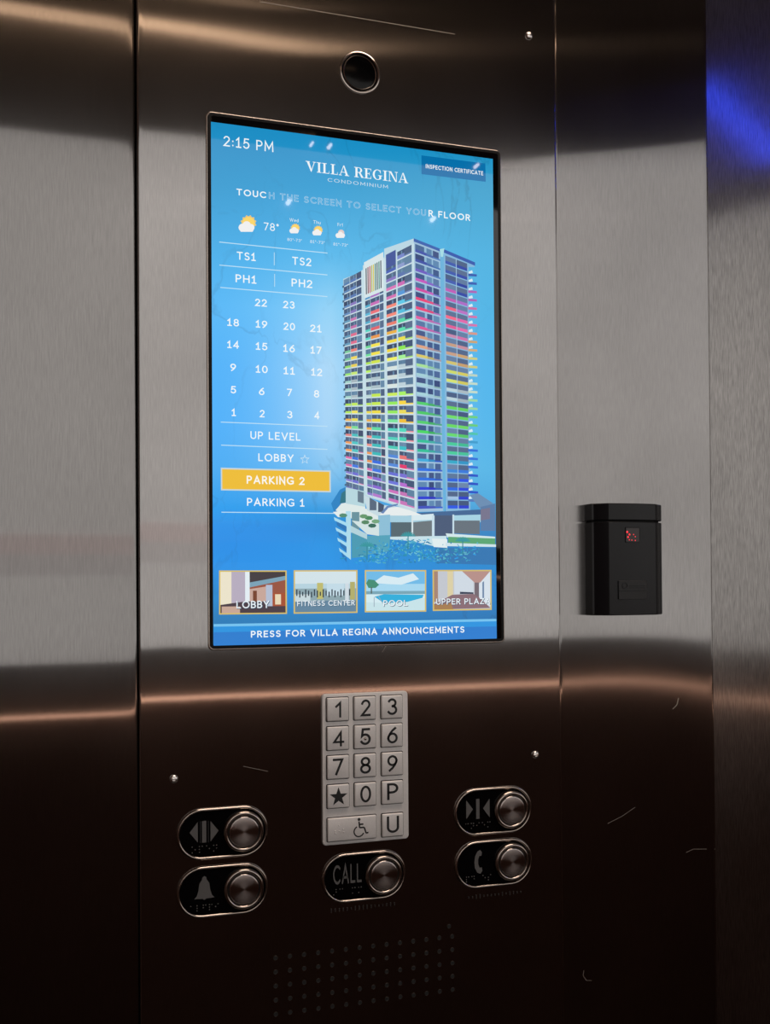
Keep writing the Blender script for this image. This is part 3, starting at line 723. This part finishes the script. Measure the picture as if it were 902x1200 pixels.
def line(x0, y0, x1, y1, wd=1.0, col=(190, 226, 246)):
    return flat('divider', [([(x0, y0-wd/2), (x1, y1-wd/2), (x1, y1+wd/2), (x0, y0+wd/2)], scr(col))], T, D2)
for l in ((256.8, 283.6, 383.6, 296.6), (257, 310.6, 383.6, 322.2), (258, 336.8, 383.6, 347.6), (258.6, 494.6, 383.6, 499.6), (259, 521.6, 383.6, 526.6), (259.4, 600.2, 394, 601.6)): line(*l)
for x, y0, y1 in ((321.3, 295.8, 311), (321.7, 321, 336)): flat('divider', [([(x-.45, y0), (x+.45, y0), (x+.45, y1), (x-.45, y1)], scr(180, 220, 244))], T, D2)
def ftext(s, x0, x1, y, cap=8.8, bold=.020, slope=None, nm='floor_number', col=W, sp=1.0):
    k = slope if slope is not None else .134-.000265*(y-154)
    return text(nm, s, x0, y-k*(x1-x0)/2, x1, y+k*(x1-x0)/2, cap, T, D2, col, bold, sp)
for s, x0, x1, y in (('TS1', 277.4, 299.6, 305), ('TS2', 342.4, 364.6, 311), ('PH1', 276, 300.4, 331.6), ('PH2', 341.6, 365.8, 336.6)):
    ftext(s, x0, x1, y, 9.2, .018, sp=1.1)
for s, x0, x1, y in (('22', 298, 312.6, 359), ('23', 331, 345.2, 361.4), ('18', 266, 280, 382.2), ('19', 299.4, 313.2, 384.2), ('20', 331.4, 345.6, 386.8), ('21', 362.6, 376.6, 389.2),
                     ('14', 266, 280, 408.2), ('15', 299.4, 313.2, 410.2), ('16', 331.6, 345.4, 412.6), ('17', 363.6, 377, 414.6),
                     ('9', 269.8, 276.6, 434.8), ('10', 299.4, 313.6, 437), ('11', 332, 345.4, 438.8), ('12', 364.4, 377.4, 440.4),
                     ('5', 270, 276.6, 461), ('6', 303.2, 309.8, 463), ('7', 336.2, 342.4, 464.2), ('8', 367.8, 374, 465.8),
                     ('1', 271.2, 276.4, 487.6), ('2', 303.6, 310, 489), ('3', 336.2, 342.6, 490.2), ('4', 367.8, 374.2, 491.2)):
    ftext(s, x0, x1, y, 8.6, .020, sp=1.1)
ftext('UP LEVEL', 293.4, 352, 515.4, 9, .016, nm='floor_name', sp=1.15)
ftext('LOBBY', 302.6, 344.2, 541, 9, .020, nm='floor_name', sp=1.15)
flat('star_outline', [(star(357, 538.4, 6), scr(200, 228, 246))], T, D2); flat('star_fill', [(star(357, 538.6, 4.2), scr(125, 192, 240))], T, D3)
yb = flat('selected_floor_button', [([(258.6, 548), (387.4, 551.4), (387.6, 577), (258.8, 574.6)], scr(200, 214, 214))], T, D2)
yb['label'] = 'yellow highlighted floor button'
flat('button_fill', [([(260.2, 549.8), (385.8, 553), (386, 575.4), (260.4, 573)], scr(238, 190, 62))], yb, D3)
text('caption', 'PARKING 2', 289, 566.8, 356.8, 568.4, 9.4, yb, D4, (250, 248, 240), .030, 1.15)
ftext('PARKING 1', 289.4, 356.6, 593.2, 9, .020, nm='floor_name', sp=1.15)
# --- picture buttons along the bottom
def thumb(q, name, scene, cap, tx, ty, ch, bold=.02):
    f = flat('picture_button', [(q, scr(214, 190, 110))], T, D2)
    (x0, y0), (x1, y1), (x2, y2), (x3, y3) = q
    def m(u, v):
        a = (x0+(x1-x0)*u, y0+(y1-y0)*u); b = (x3+(x2-x3)*u, y3+(y2-y3)*u); return (a[0]+(b[0]-a[0])*v, a[1]+(b[1]-a[1])*v)
    e = 1.6/(x1-x0); g_ = 1.6/(y3-y0)
    def n(u, v): return m(e+u*(1-2*e), g_+v*(1-2*g_))
    flat('picture', [([n(u, v) for u, v in pts], hx(c)) for pts, c in scene], f, D3)
    # keep the picture's own order of overlap by lifting later shapes a hair
    text('caption', cap, tx[0], ty[0], tx[1], ty[1], ch, f, D6, (60, 90, 110), bold+.012, 1.0, shift=(.0003, -.0003), ref=bold)
    text('caption', cap, tx[0], ty[0], tx[1], ty[1], ch, f, D6+.00008, (235, 244, 250), bold, 1.0)
    return f
def R_(u0, v0, u1, v1): return [(u0, v0), (u1, v0), (u1, v1), (u0, v1)]
def layered(shapes): return shapes
lobby = [(R_(0, 0, .17, 1), '#ece4cc'), ([(.17, 0), (.38, 0), (.38, .74), (.17, .76)], '#b8aec0'), (R_(.38, 0, .45, .72), '#e4eef4'), ([(.45, 0), (1, 0), (1, .1), (.45, .26)], '#4a4448'),
         ([(.45, .26), (1, .1), (1, .2), (.45, .38)], '#7ea4b8'), ([(.45, .38), (1, .2), (1, .52), (.78, .52), (.78, .35), (.45, .42)], '#9a5a48'), (R_(.70, .32, .8, .84), '#b4bfd4'), ([(.45, .42), (.70, .36), (.70, .72), (.45, .72)], '#c8a89c'),
         (R_(.50, .46, .56, .72), '#7a4a38'), (R_(.8, .52, 1, .84), '#a8563c'), (R_(.84, .55, .93, .8), '#e8d8b8'), ([(0, .8), (.38, .72), (.70, .72), (.70, .84), (1, .84), (1, 1), (0, 1)], '#50444c'), (R_(.02, .84, .3, 1), '#c8a898')]
fit = [(R_(0, 0, 1, .3), '#d4e4ea'), (R_(0, .3, 1, .42), '#b8d4e0'), (R_(0, .42, 1, .72), '#8fa8b0'), (R_(.36, .28, .46, .68), '#c0bc74'), (R_(.52, .3, .8, .6), '#c4dce8'), (R_(.90, .26, .98, .7), '#b4b070'),
       (R_(0, .72, 1, 1), '#6888a0'), (R_(0, .56, .25, .74), '#c8d8dc')] + \
      [(R_(.02+.048*k, .44+.03*(k % 3), .02+.048*k+.02, .60+.04*(k % 2)), '#30404c') for k in range(19)] + [(R_(.82, .3, .88, .78), '#d0dce4')]
pool = [(R_(0, 0, 1, .32), '#74bce8'), (R_(0, .32, 1, .54), '#a8d8f0'), ([(.1, .3), (.3, .1), (.55, .16), (.8, .05), (.9, .2), (.6, .34)], '#d8ecf4'), (R_(0, .50, 1, .58), '#7ca8b8'), (R_(0, .58, 1, 1), '#d4ecf2'),
        ([(.14, .64), (.30, .58), (.98, .60), (.96, .68), (.70, .78), (.3, .80)], '#38b0dc'), ([(.0, .78), (.3, .8), (.7, .78), (1, .68), (1, 1), (0, 1)], '#c8e4ea'), ([(0, .30), (.04, .20), (.14, .22), (.22, .34), (.16, .42), (.04, .42)], '#4a9078'),
        (R_(.08, .40, .10, .56), '#5a6058')]
for a_ in ((.13, .90, .13, .66), (.13, .66, .20, .62), (.20, .62, .28, .82)):
    pool.append(([(a_[0], a_[1]), (a_[0]+.012, a_[1]), (a_[2]+.012, a_[3]), (a_[2], a_[3])], '#98a8b8'))
plaza = [(R_(0, 0, 1, 1), '#c4c8d0'), (R_(0, .0, .07, .8), '#a88878'), (R_(.24, 0, .34, .78), '#dcd0a8'), (R_(.36, 0, .7, .6), '#d0dae4'), ([(.5, 0), (1, 0), (.84, .3), (.72, .3)], '#b8928c'), (R_(.72, .3, .80, .7), '#786c74'),
         ([(.8, .34), (1, 0), (1, .95), (.8, .7)], '#d8e2ec'), ([(.86, .3), (.89, .26), (.89, .76), (.86, .72)], '#7088a8'), ([(.32, .62), (.7, .6), (.82, .72), (1, .98), (0, 1), (0, .86)], '#8c7078'), ([(.46, .54), (.70, .56), (.70, .60), (.46, .60)], '#3c4458'), ([(0, .88), (.3, .84), (.34, 1), (0, 1)], '#a88058')]
def relayer(scene_list): return scene_list
thumb([(256.6, 668.5), (335.8, 668.5), (336.2, 719.4), (256.6, 720.2)], 'lobby', lobby, 'LOBBY', (277, 315.6), (713.2, 712.2), 8.6)
thumb([(344, 668.2), (418.8, 668), (418.8, 718.2), (344, 719.2)], 'fitness', fit, 'FITNESS CENTER', (348.2, 415.8), (710.6, 709.2), 6.2)
thumb([(427.3, 668), (499.3, 668), (499.3, 716.8), (427.3, 717.6)], 'pool', pool, 'POOL', (449, 477.6), (710.6, 710), 7.0)
thumb([(506.7, 667.9), (575.8, 667.8), (576, 714.8), (507, 716)], 'plaza', plaza, 'UPPER PLAZA', (511, 574.4), (709, 707.4), 7.0)
# --- announcement bar
ab = flat('announcement_bar', [([(250.3, 731.8), (581.4, 725.6), (581.8, 748.3), (250.2, 756.6)], scr(24, 128, 208))], T, D2)
flat('bar_shine', [([(250.3, 731.4), (581.4, 725.2), (581.4, 728), (250.3, 734.4)], scr(120, 196, 240)), ([(250.3, 734.4), (581.4, 728), (581.5, 734), (250.3, 741)], scr(48, 150, 224))], ab, D3)
text('caption', 'PRESS FOR VILLA REGINA ANNOUNCEMENTS', 293.9, 747.3, 544, 741.2, 7.6, ab, D4, (238, 248, 252), .030, 1.2)
# inner bezel edge details: two sensor marks on the lower frame
# overlapping shapes inside one picture are told apart by order: lift each polygon slightly
for o in [o for o in bpy.data.objects if o.type == 'MESH' and o.name.split('.')[0] in ('tower_picture', 'podium_picture', 'picture', 'weather_icon', 'cloud', 'bar_shine')]:
    bb = []; lv = []; e_ = .00004
    for p in o.data.polygons:
        q = [o.data.vertices[v].co for v in p.vertices]
        x0_, x1_, z0_, z1_ = min(v.x for v in q)+e_, max(v.x for v in q)-e_, min(v.z for v in q)+e_, max(v.z for v in q)-e_
        m_ = -1
        for (a0, a1, b0, b1), l_ in zip(bb, lv):
            if l_ > m_ and a0 < x1_ and a1 > x0_ and b0 < z1_ and b1 > z0_: m_ = l_
        bb.append((x0_, x1_, z0_, z1_)); lv.append(m_+1)
    st = min(3e-6, .00007/max(1, max(lv)))
    for p in o.data.polygons:
        for vi in p.vertices: o.data.vertices[vi].co.y -= st*lv[p.index]

# ------------------------------------------------------------------ camera eye above the display
e = P(421.6, 85.2)
T2 = thing('peephole_camera', 'round black glass peephole in a thin bright ring above the lit screen', 'camera', (e.x, 0, e.z))
ro, ri = .0129, .0112
auto(obj('ring', lathe(e.x, e.z, [(ro+.0009, 0), (ro+.0007, -.0007), (ro, -.0009), (ro-.0006, -.0002), (ro-.0007, .003)], 48, cap=False), mChrome, T2))
auto(obj('inner_ring', lathe(e.x, e.z, [(ro-.0008, .0002), (ri, -.0001), (ri-.0003, -.0004), (ri-.0007, .0)], 48, cap=False), mChrome, T2))
auto(obj('recess', lathe(e.x, e.z, [(ro-.0006, -.00006), (ri-.0002, -.00007)], 48, cap=False), mPlate, T2))
auto(obj('lens', lathe(e.x, e.z, [(ri-.0006, -.0001), (ri-.002, -.00025), (ri*.5, -.0005)], 48), mPlate, T2))

# ------------------------------------------------------------------ screws
for px, py, lb in ((619.5, 42, 'small bright round-headed screw near the top right, above the lit screen'),
                   (627, 884.5, 'small bright screw above the close-door button, right of the number keypad'),
                   (203.5, 913, 'small bright screw above the open-door button at lower left')):
    c = P(px, py); r = .0026
    t = thing('screw', lb, 'screw', (c.x, 0, c.z), 'steel screws in the panel')
    auto(obj('head', lathe(c.x, c.z, [(r, .0002), (r, -.0005), (r*.86, -.0011), (r*.55, -.0015), (r*.4, -.0016), (r*.36, -.0010), (r*.1, -.0009)], 24), mScrew, t))
    bm = bmesh.new(); lathe(c.x, c.z, [(r*.26, -.0009), (r*.25, -.0013), (r*.1, -.0014)], 12, bm); obj('pin', bm, mScrew, t)

# ------------------------------------------------------------------ number keypad
def dome(cx, cz, r, y, bm, n=8):
    stack(bm, [circ(cx, cz, r, n, y), circ(cx, cz, r*.8, n, y-r*.5), circ(cx, cz, r*.35, n, y-r*.75)])
KD = .0018; KH = .0016
kx0, kx1, kz0, kz1 = rect_from((377, 814), (477.6, 809.7), (479, 983), (378.3, 991), KD)
K = thing('number_keypad', 'light satin metal keypad with fourteen square number keys under the screen', 'keypad', ((kx0+kx1)/2, 0, kz0))
obk = auto(obj('faceplate', slab((kx0+kx1)/2, (kz0+kz1)/2, kx1-kx0, kz1-kz0, .0024, .0004, -KD, .0005), mKeyPlate, K))
def kc(px, py): return P(360+px/5.857, 795+py/5.857, KD+KH)
rowc = [[(212, 212), (398, 205), (584, 196)], [(212, 414), (398, 401), (584, 389)], [(213, 612), (399, 598), (584, 585)], [(213, 811), (399, 796), (584, 781)]]
names = [['1', '2', '3'], ['4', '5', '6'], ['7', '8', '9'], ['*', '0', 'P']]
xc = [sum(kc(*rowc[r][c]).x for r in range(4))/4 for c in range(3)]
zc = [sum(kc(*rowc[r][c]).z for c in range(3))/3 for r in range(4)]
kw, kh = .0144, .0147
zc.append(kc(584, 1007).z)
def key(cx, cz, w, h):
    k = obj('key', slab(0, 0, w, h, .0006, .0004, -KH, .0006, n=2), mKey, K, loc=(cx, -KD, cz)); auto(k, 50)
    g_ = obj('gap', slab(0, 0, w+.0011, h+.0011, .0009, .0003, -.00006, .00002, n=2), mGap, k, loc=(cx, -KD, cz))
    return k
def ktext(s, k, cx, cz, hh, wd=None):
    vs, fs = glyph_mesh({'1': 'i'}.get(s, s), .014); x0, x1 = min(v.x for v in vs), max(v.x for v in vs); y0, y1 = min(v.y for v in vs), max(v.y for v in vs)
    sc_ = hh/(y1-y0); sx = (wd/(x1-x0)) if wd else sc_
    q = [Vector((cx+(v.x-(x0+x1)/2)*sx, -KD-KH-.00006, cz+(v.y-(y0+y1)/2)*sc_)) for v in vs]
    off = root_off(k); me = bpy.data.meshes.new('legend'); me.from_pydata([v-off for v in q], [], fs); me.materials.append(mInk)
    if me.polygons[0].normal.y > 0: me.flip_normals()
    link(bpy.data.objects.new('legend', me), k)
WDT = {'1': .0042, '2': .0074, '3': .0070, '4': .0080, '5': .0074, '6': .0074, '7': .0074, '8': .0074, '9': .0072, '0': .0074, 'P': .0078, 'U': .0084}
for r in range(4):
    for c in range(3):
        k = key(xc[c], zc[r], kw, kh); s = names[r][c]
        if s == '*':
            st = [(xc[c]+a*.0062, zc[r]-b*.0062) for a, b in star(0, .06, 1, .40)]
            flat('legend', [(st, None)], k, KD+KH+.00006, mInk, px=False)
        else: ktext(s, k, xc[c], zc[r]+(.0002 if s != 'P' else .0006), .0108, WDT[s])
        if s == '5':
            bm = bmesh.new(); dome(xc[c], zc[r]-.0012, .0010, -KD-KH, bm, 12); auto(obj('raised_dot', bm, mChrome, k))
k = key(xc[2], zc[4], kw, kh); ktext('U', k, xc[2], zc[4]+.0004, .0108, WDT['U'])
wx = (xc[0]+xc[1])/2; wide = key(wx, zc[4], xc[1]-xc[0]+kw, kh)
hcx, hcz = xc[1]-.0046, zc[4]
s_ = .0066
def hp(*pts): return [(hcx+a*s_, hcz+b*s_) for a, b in pts]
wc = [(disc(hcx+.0*s_, hcz+.82*s_, .15*s_, 12), None)]
for p, q in (((0, .62), (.05, .02)), ((.05, .02), (.52, .02)), ((.52, .02), (.72, -.56)), ((.72, -.56), (.95, -.50)), ((.0, .34), (.44, .34))): wc.append((seg(*hp(p, q), .15*s_), None))
for k2 in range(12):
    a0, a1 = rad(112+k2*19), rad(131+k2*19)
    wc.append(([(hcx-.02*s_+r_*s_*math.cos(a), hcz-.34*s_+r_*s_*math.sin(a)) for r_, a in ((.56, a0), (.56, a1), (.43, a1), (.43, a0))], None))
flat('wheelchair_symbol', wc, wide, KD+KH+.00006, mInk, px=False)
for dx, dz in ((0, .0020), (-.0028, -.0022), (.0030, -.0018)):
    pass
bm = bmesh.new()
for dx, dz in ((-.0002, .0026), (-.0028, -.0008), (.0026, .0), (-.0026, -.0022), (.0, -.0010), (.0028, -.0018)):
    dome(xc[0]+dx+.0004, zc[4]+dz, .0005, -KD-KH, bm)
auto(obj('braille_dots', bm, mKey, wide))

# ------------------------------------------------------------------ oblong push buttons
BW, BH = .0572, .0318
def pushbutton(name, label, cpx, disc_px, icon):
    c = P(*cpx, .002); dcx = P(*disc_px, .004).x
    t = thing(name, label, 'button', (c.x, 0, c.z), 'oblong elevator buttons')
    z = c.z; dcx = c.x+.0128
    L = []
    for ins, y, in ((0, .0004), (0.0001, -.0008), (.0006, -.0016), (.0012, -.0018), (.0018, -.0015), (.0021, -.0008)):
        L.append(rrect(c.x, z, BW-2*ins, BH-2*ins, BH/2-ins, 12, y))
    bm = bmesh.new(); stack(bm, L, False); auto(obj('frame', bm, mChrome, t), 60)
    bm = bmesh.new(); stack(bm, [rrect(c.x, z, BW-.0040, BH-.0040, BH/2-.0020, 12, -.0010)], True); pl = obj('insert', bm, mPlate, t)
    # ring and spun disc
    R = .0126
    auto(obj('ring', lathe(dcx, z, [(R, -.0006), (R, -.0026), (R-.0006, -.0034), (R-.0014, -.0037), (R-.0022, -.0034), (R-.0026, -.0024)], 48, cap=False), mChrome, t), 60)
    bm = lathe(0, 0, [(R-.0026, .0012), (R-.0031, .0014)], 48, cap=False)
    obj('ring_gap', bm, mGap, t, loc=(dcx, -.0024-.0012, z))
    bm = lathe(0, 0, [(R-.0032, .0012), (R-.0032, -.0001), (R-.0036, -.0005), (R-.0041, -.0006), (R*.4, -.00061), (.0004, -.00062)], 56)
    auto(obj('press_disc', bm, mSpun, t, loc=(dcx, -.0030, z)), 50)
    return t, pl, c.x-.0115, z
def bdots(cx, z, cells, par, sp=.0022, dy=-.0011, mat=None, r=.00042):
    bm = bmesh.new()
    for i, ds in enumerate(cells):
        x = cx+(i-(len(cells)-1)/2)*sp*2.0
        for k_ in ds:
            dome(x+(k_ % 2)*sp*.8-sp*.4, z-(k_//2)*sp*.8, r, dy, bm, 6)
    auto(obj('braille_dots', bm, mat or mDot, par))
ID = .0012
def tri(*p): return (list(p), None)
t, pl, ix, iz = pushbutton('open_door_button', 'black oblong open-door button with outward arrows, upper one at lower left', (261.5, 976.3), (284.5, 977), 0)
i0 = iz+.0016; a_ = .0066
flat('pictogram', [tri((ix-.0090, i0), (ix-.0040, i0+a_*.95), (ix-.0040, i0-a_*.95)), ([(ix-.0014, i0-a_), (ix+.0012, i0-a_), (ix+.0012, i0+a_), (ix-.0014, i0+a_)], None), tri((ix+.0088, i0), (ix+.0038, i0+a_*.95), (ix+.0038, i0-a_*.95))], pl, ID, mGreyInk, px=False)
flat('pictogram_bars', [([(ix-.0027, i0-a_), (ix-.0022, i0-a_), (ix-.0022, i0+a_), (ix-.0027, i0+a_)], None), ([(ix+.0022, i0-a_), (ix+.0027, i0-a_), (ix+.0027, i0+a_), (ix+.0022, i0+a_)], None)], pl, ID, mInk, px=False)
bdots(ix, iz-.0072, [(0, 3, 4), (0, 1, 2, 4), (0, 3), (0, 1, 3, 4)], pl)
t, pl, ix, iz = pushbutton('alarm_button', 'black oblong alarm button with grey bell, lower one at lower left', (261.6, 1044), (284.5, 1044), 0)
i0 = iz+.0022
bell = [(0, .0078), (.0012, .0070), (.0014, .0056), (.0030, .0034), (.0036, -.0008), (.0046, -.0040), (.0062, -.0058), (.0012, -.0060), (0, -.0068), (-.0012, -.0060), (-.0062, -.0058), (-.0046, -.0040), (-.0036, -.0008), (-.0030, .0034), (-.0014, .0056), (-.0012, .0070)]
flat('pictogram', [([(ix+x, i0+y) for x, y in bell], None)], pl, ID, mGreyInk, px=False)
bdots(ix, iz-.0078, [(0,), (0, 2, 4), (0, 1, 2), (0, 1, 2, 4), (1, 2)], pl, .0019)
t, pl, ix, iz = pushbutton('call_button', 'black oblong call button reading CALL, centred below the keypad', (427.4, 1027.4), (449.5, 1027.8), 0)
vs, fs = glyph_mesh('CALL', .012, 1.0); x0, x1 = min(v.x for v in vs), max(v.x for v in vs)
off = root_off(pl); me = bpy.data.meshes.new('lettering'); me.from_pydata([Vector((ix-.0094+(v.x-x0)*.0190/(x1-x0), -ID, iz-.0034+v.y/cap_h()*.0122))-off for v in vs], [], fs); me.materials.append(mGreyInk)
if me.polygons[0].normal.y > 0: me.flip_normals()
link(bpy.data.objects.new('lettering', me), pl)
bdots(ix, iz-.0066, [(1, 3, 4), (0, 1), (), (0, 1, 4), (0, 1, 4)], pl, .0021)
t, pl, ix, iz = pushbutton('close_door_button', 'black oblong close-door button with inward arrows, upper one at lower right', (578.8, 950.5), (600, 950.3), 0)
i0 = iz+.0022
flat('pictogram', [tri((ix-.0036, i0), (ix-.0084, i0+a_*.95), (ix-.0084, i0-a_*.95)), ([(ix-.0012, i0-a_), (ix+.0012, i0-a_), (ix+.0012, i0+a_), (ix-.0012, i0+a_)], None), tri((ix+.0038, i0), (ix+.0086, i0+a_*.95), (ix+.0086, i0-a_*.95))], pl, ID, mGreyInk, px=False)
bdots(ix, iz-.0072, [(0, 1), (0, 1, 3, 4), (1, 2), (0, 3), (0, 1, 4)], pl, .0020)
t, pl, ix, iz = pushbutton('phone_button', 'black oblong telephone button with grey handset, lower one at lower right', (579.5, 1012), (600.8, 1012.2), 0)
i0 = iz+.0018
hs = [(-.0006, .0072), (.0014, .0080), (.0026, .0062), (.0022, .0040), (.0006, .0040), (-.0002, .0016), (-.0002, -.0012), (.0008, -.0038), (.0024, -.0036), (.0028, -.0060), (.0014, -.0078), (-.0008, -.0070), (-.0026, -.0036), (-.0030, .0), (-.0024, .0040)]
flat('pictogram', [([(ix+x, i0+y) for x, y in hs], None)], pl, ID, mGreyInk, px=False)
bdots(ix, iz-.0074, [(0, 1, 2, 4), (0, 1, 3), (), (0, 3), (1, 2, 4)], pl, .0020)

# raised marks too worn to read, under two of the buttons
def marks(name, label, xl, yl, xr, yr, n):
    A, B = P(xl, yl), P(xr, yr); z = (A.z+B.z)/2; bm = bmesh.new(); rn = random.Random(n)
    for k in range(n):
        x = A.x+(B.x-A.x)*k/(n-1); h = rn.choice((.0012, .0020, .0026))
        box(bm, x-.00035, x+.00035, -.0004, .0003, z-h/2, z+h/2)
    return tag(obj(name, bm, mDot), label, 'marking')
mDim = pmat('dim_metal', (.05, .042, .038, 1), .5, .6, noise=.2)
m1 = marks('raised_marks', 'faint worn raised marks on dark steel just below the call button', 388, 1066, 462, 1060.5, 17); m1.data.materials[0] = mDim
m2 = marks('raised_marks', 'faint worn raised marks on dark steel just below the telephone button', 549, 1052, 610, 1045, 15); m2.data.materials[0] = mDim

# ------------------------------------------------------------------ speaker holes
a0, a1, b0, b1 = P(323, 1122.3), P(530, 1097.6), P(323, 1188.9), P(530, 1159.5)
G_ = thing('speaker_grille', 'grid of small drilled speaker holes in the dark steel at the bottom', 'speaker', ((a0.x+b1.x)/2, 0, (b0.z+b1.z)/2))
sx0, sx1 = (a0.x+b0.x)/2, (a1.x+b1.x)/2; sz1, sz0 = (a0.z+a1.z)/2, (b0.z+b1.z)/2
bm = bmesh.new()
lathe(0, 0, [(.00150, 0), (.00138, -.00012), (.00125, -.00003)], 14, bm, 0, cap=False)
lathe(0, 0, [(.00128, -.00005), (.0006, -.00004)], 14, bm, 1)
hole0 = None; pos = [(sx0+(sx1-sx0)*i/13, sz0+(sz1-sz0)*j/4) for j in range(5) for i in range(14)] + [(P(526, 1085.5).x, P(526, 1085.5).z)]
for i, (x, z) in enumerate(pos):
    if hole0 is None:
        hole0 = obj('hole', bm, [mDim, mGap], G_, loc=(x, 0, z)); auto(hole0)
    else:
        c = hole0.copy(); C.objects.link(c); c.parent = G_; c.location = Vector((x, 0, z))-G_.location

# ------------------------------------------------------------------ card reader
zt = (P(689, 591).z+P(768, 593).z)/2; zb = (P(689, 720.6).z+P(768, 719.6).z)/2
DR = .0165
x0 = P(685.5, 655, 0).x; x1 = P(776.5, 655, .011).x
Kc = thing('card_reader', 'black plastic card reader with small red indicator mounted on steel right of the screen', 'card reader', ((x0+x1)/2, 0, zb))
w_ = x1-x0; bvl = .0085
def rprof(z0, z1, dep, ins=0.0, topslope=0.0):
    """the reader's faceted section between two heights"""
    def sec(z, i):
        return [Vector(p) for p in ((x0+i, .001, z), (x0+i, -dep*.58+i, z), (x0+i+.0012, -dep*.60+i, z), (x0+bvl, -dep*.97+i, z), (x0+bvl+.0008, -dep+i, z), *[(x0+bvl+.0008+(w_-2*bvl-.0016)*k_/10, -dep-.0016*math.sin(math.pi*k_/10)+i, z) for k_ in range(1, 10)], (x1-bvl-.0008, -dep+i, z), (x1-bvl, -dep*.97+i, z), (x1-i-.0012, -dep*.60+i, z), (x1-i, -dep*.58+i, z), (x1-i, .001, z))]
    bm = bmesh.new(); e_ = .0005
    stack(bm, [sec(z0, ins+e_), sec(z0+e_, ins), sec(z1-e_, ins), sec(z1, ins+e_)], True, True)
    bmesh.ops.recalc_face_normals(bm, faces=bm.faces)
    return bm
zg = zt-(zt-zb)*.158
auto(obj('body', rprof(zb, zg-.0005, DR), mPlastic, Kc), 20)
auto(obj('cap', rprof(zg+.0005, zt, DR), mPlastic, Kc), 20)
obj('groove', rprof(zg-.001, zg+.001, DR-.0012, .0012), mGap, Kc)
yf = -DR-.0016
def rp(px, py): q = P(px, py, DR+.0004); return q.x, q.z
wx0, wz1 = rp(731.8, 618); wx1, wz0 = rp(748.5, 635.5)
bm = bmesh.new(); cxw, czw = (wx0+wx1)/2, (wz0+wz1)/2; ww, wh = wx1-wx0, wz1-wz0
stack(bm, [rrect(cxw, czw, ww+.0008, wh+.0008, .0006, 2, yf+.0004), rrect(cxw, czw, ww+.0004, wh+.0004, .0006, 2, yf-.0003), rrect(cxw, czw, ww-.0006, wh-.0006, .0004, 2, yf-.0003), rrect(cxw, czw, ww-.0012, wh-.0012, .0003, 2, yf+.0001)], False)
wn = obj('indicator_window', bm, mPlastic, Kc)
bm = bmesh.new(); box(bm, wx0+.0004, wx1-.0004, yf-.0001, yf+.0005, wz0+.0004, wz1-.0004); obj('red_window', bm, mRedGlass, wn)
pts = [(733.5, 623.5, .0008), (736.2, 626.5, .0007), (734.5, 629.5, .0007), (741, 626.5, .0004), (743, 629, .0004), (736, 632.6, .0004), (739, 633, .0004), (743, 633.4, .0004)]
bm = bmesh.new()
for px_, py_, r_ in pts:
    x_, z_ = rp(px_, py_); stack(bm, [circ(x_, z_, r_, 8, yf-.0001), circ(x_, z_, r_*.6, 8, yf-.0004)])
obj('red_light', bm, mRed, wn)
lx0, lz1 = rp(723.5, 680.5); lx1, lz0 = rp(756.5, 702)
bm = bmesh.new(); slab((lx0+lx1)/2, (lz0+lz1)/2, lx1-lx0, lz1-lz0, .0006, yf+.0006, yf-.0002, .0002, bm, n=2)
lp = obj('emblem_plate', bm, mPlasticLid, Kc)
bm = bmesh.new(); ecx, ecz = lx0+.0048, lz1-.0034
stack(bm, [circ(ecx, ecz, .0023, 20, yf), circ(ecx, ecz, .0022, 20, yf-.0005), circ(ecx, ecz, .0016, 20, yf-.0005), circ(ecx, ecz, .0015, 20, yf-.0002)], False)
obj('round_emblem', bm, mPlastic, lp)
bm = bmesh.new(); zl = lz1-.0034
for k_ in range(2): box(bm, ecx+.0038, lx1-.0012, yf-.0004, yf, zl-.0003-k_*.0014, zl+.0002-k_*.0014)
box(bm, lx0+.0006, lx1-.0006, yf-.0005, yf, lz1-.0072, lz1-.0066)
obj('raised_lines', bm, mPlastic, lp)
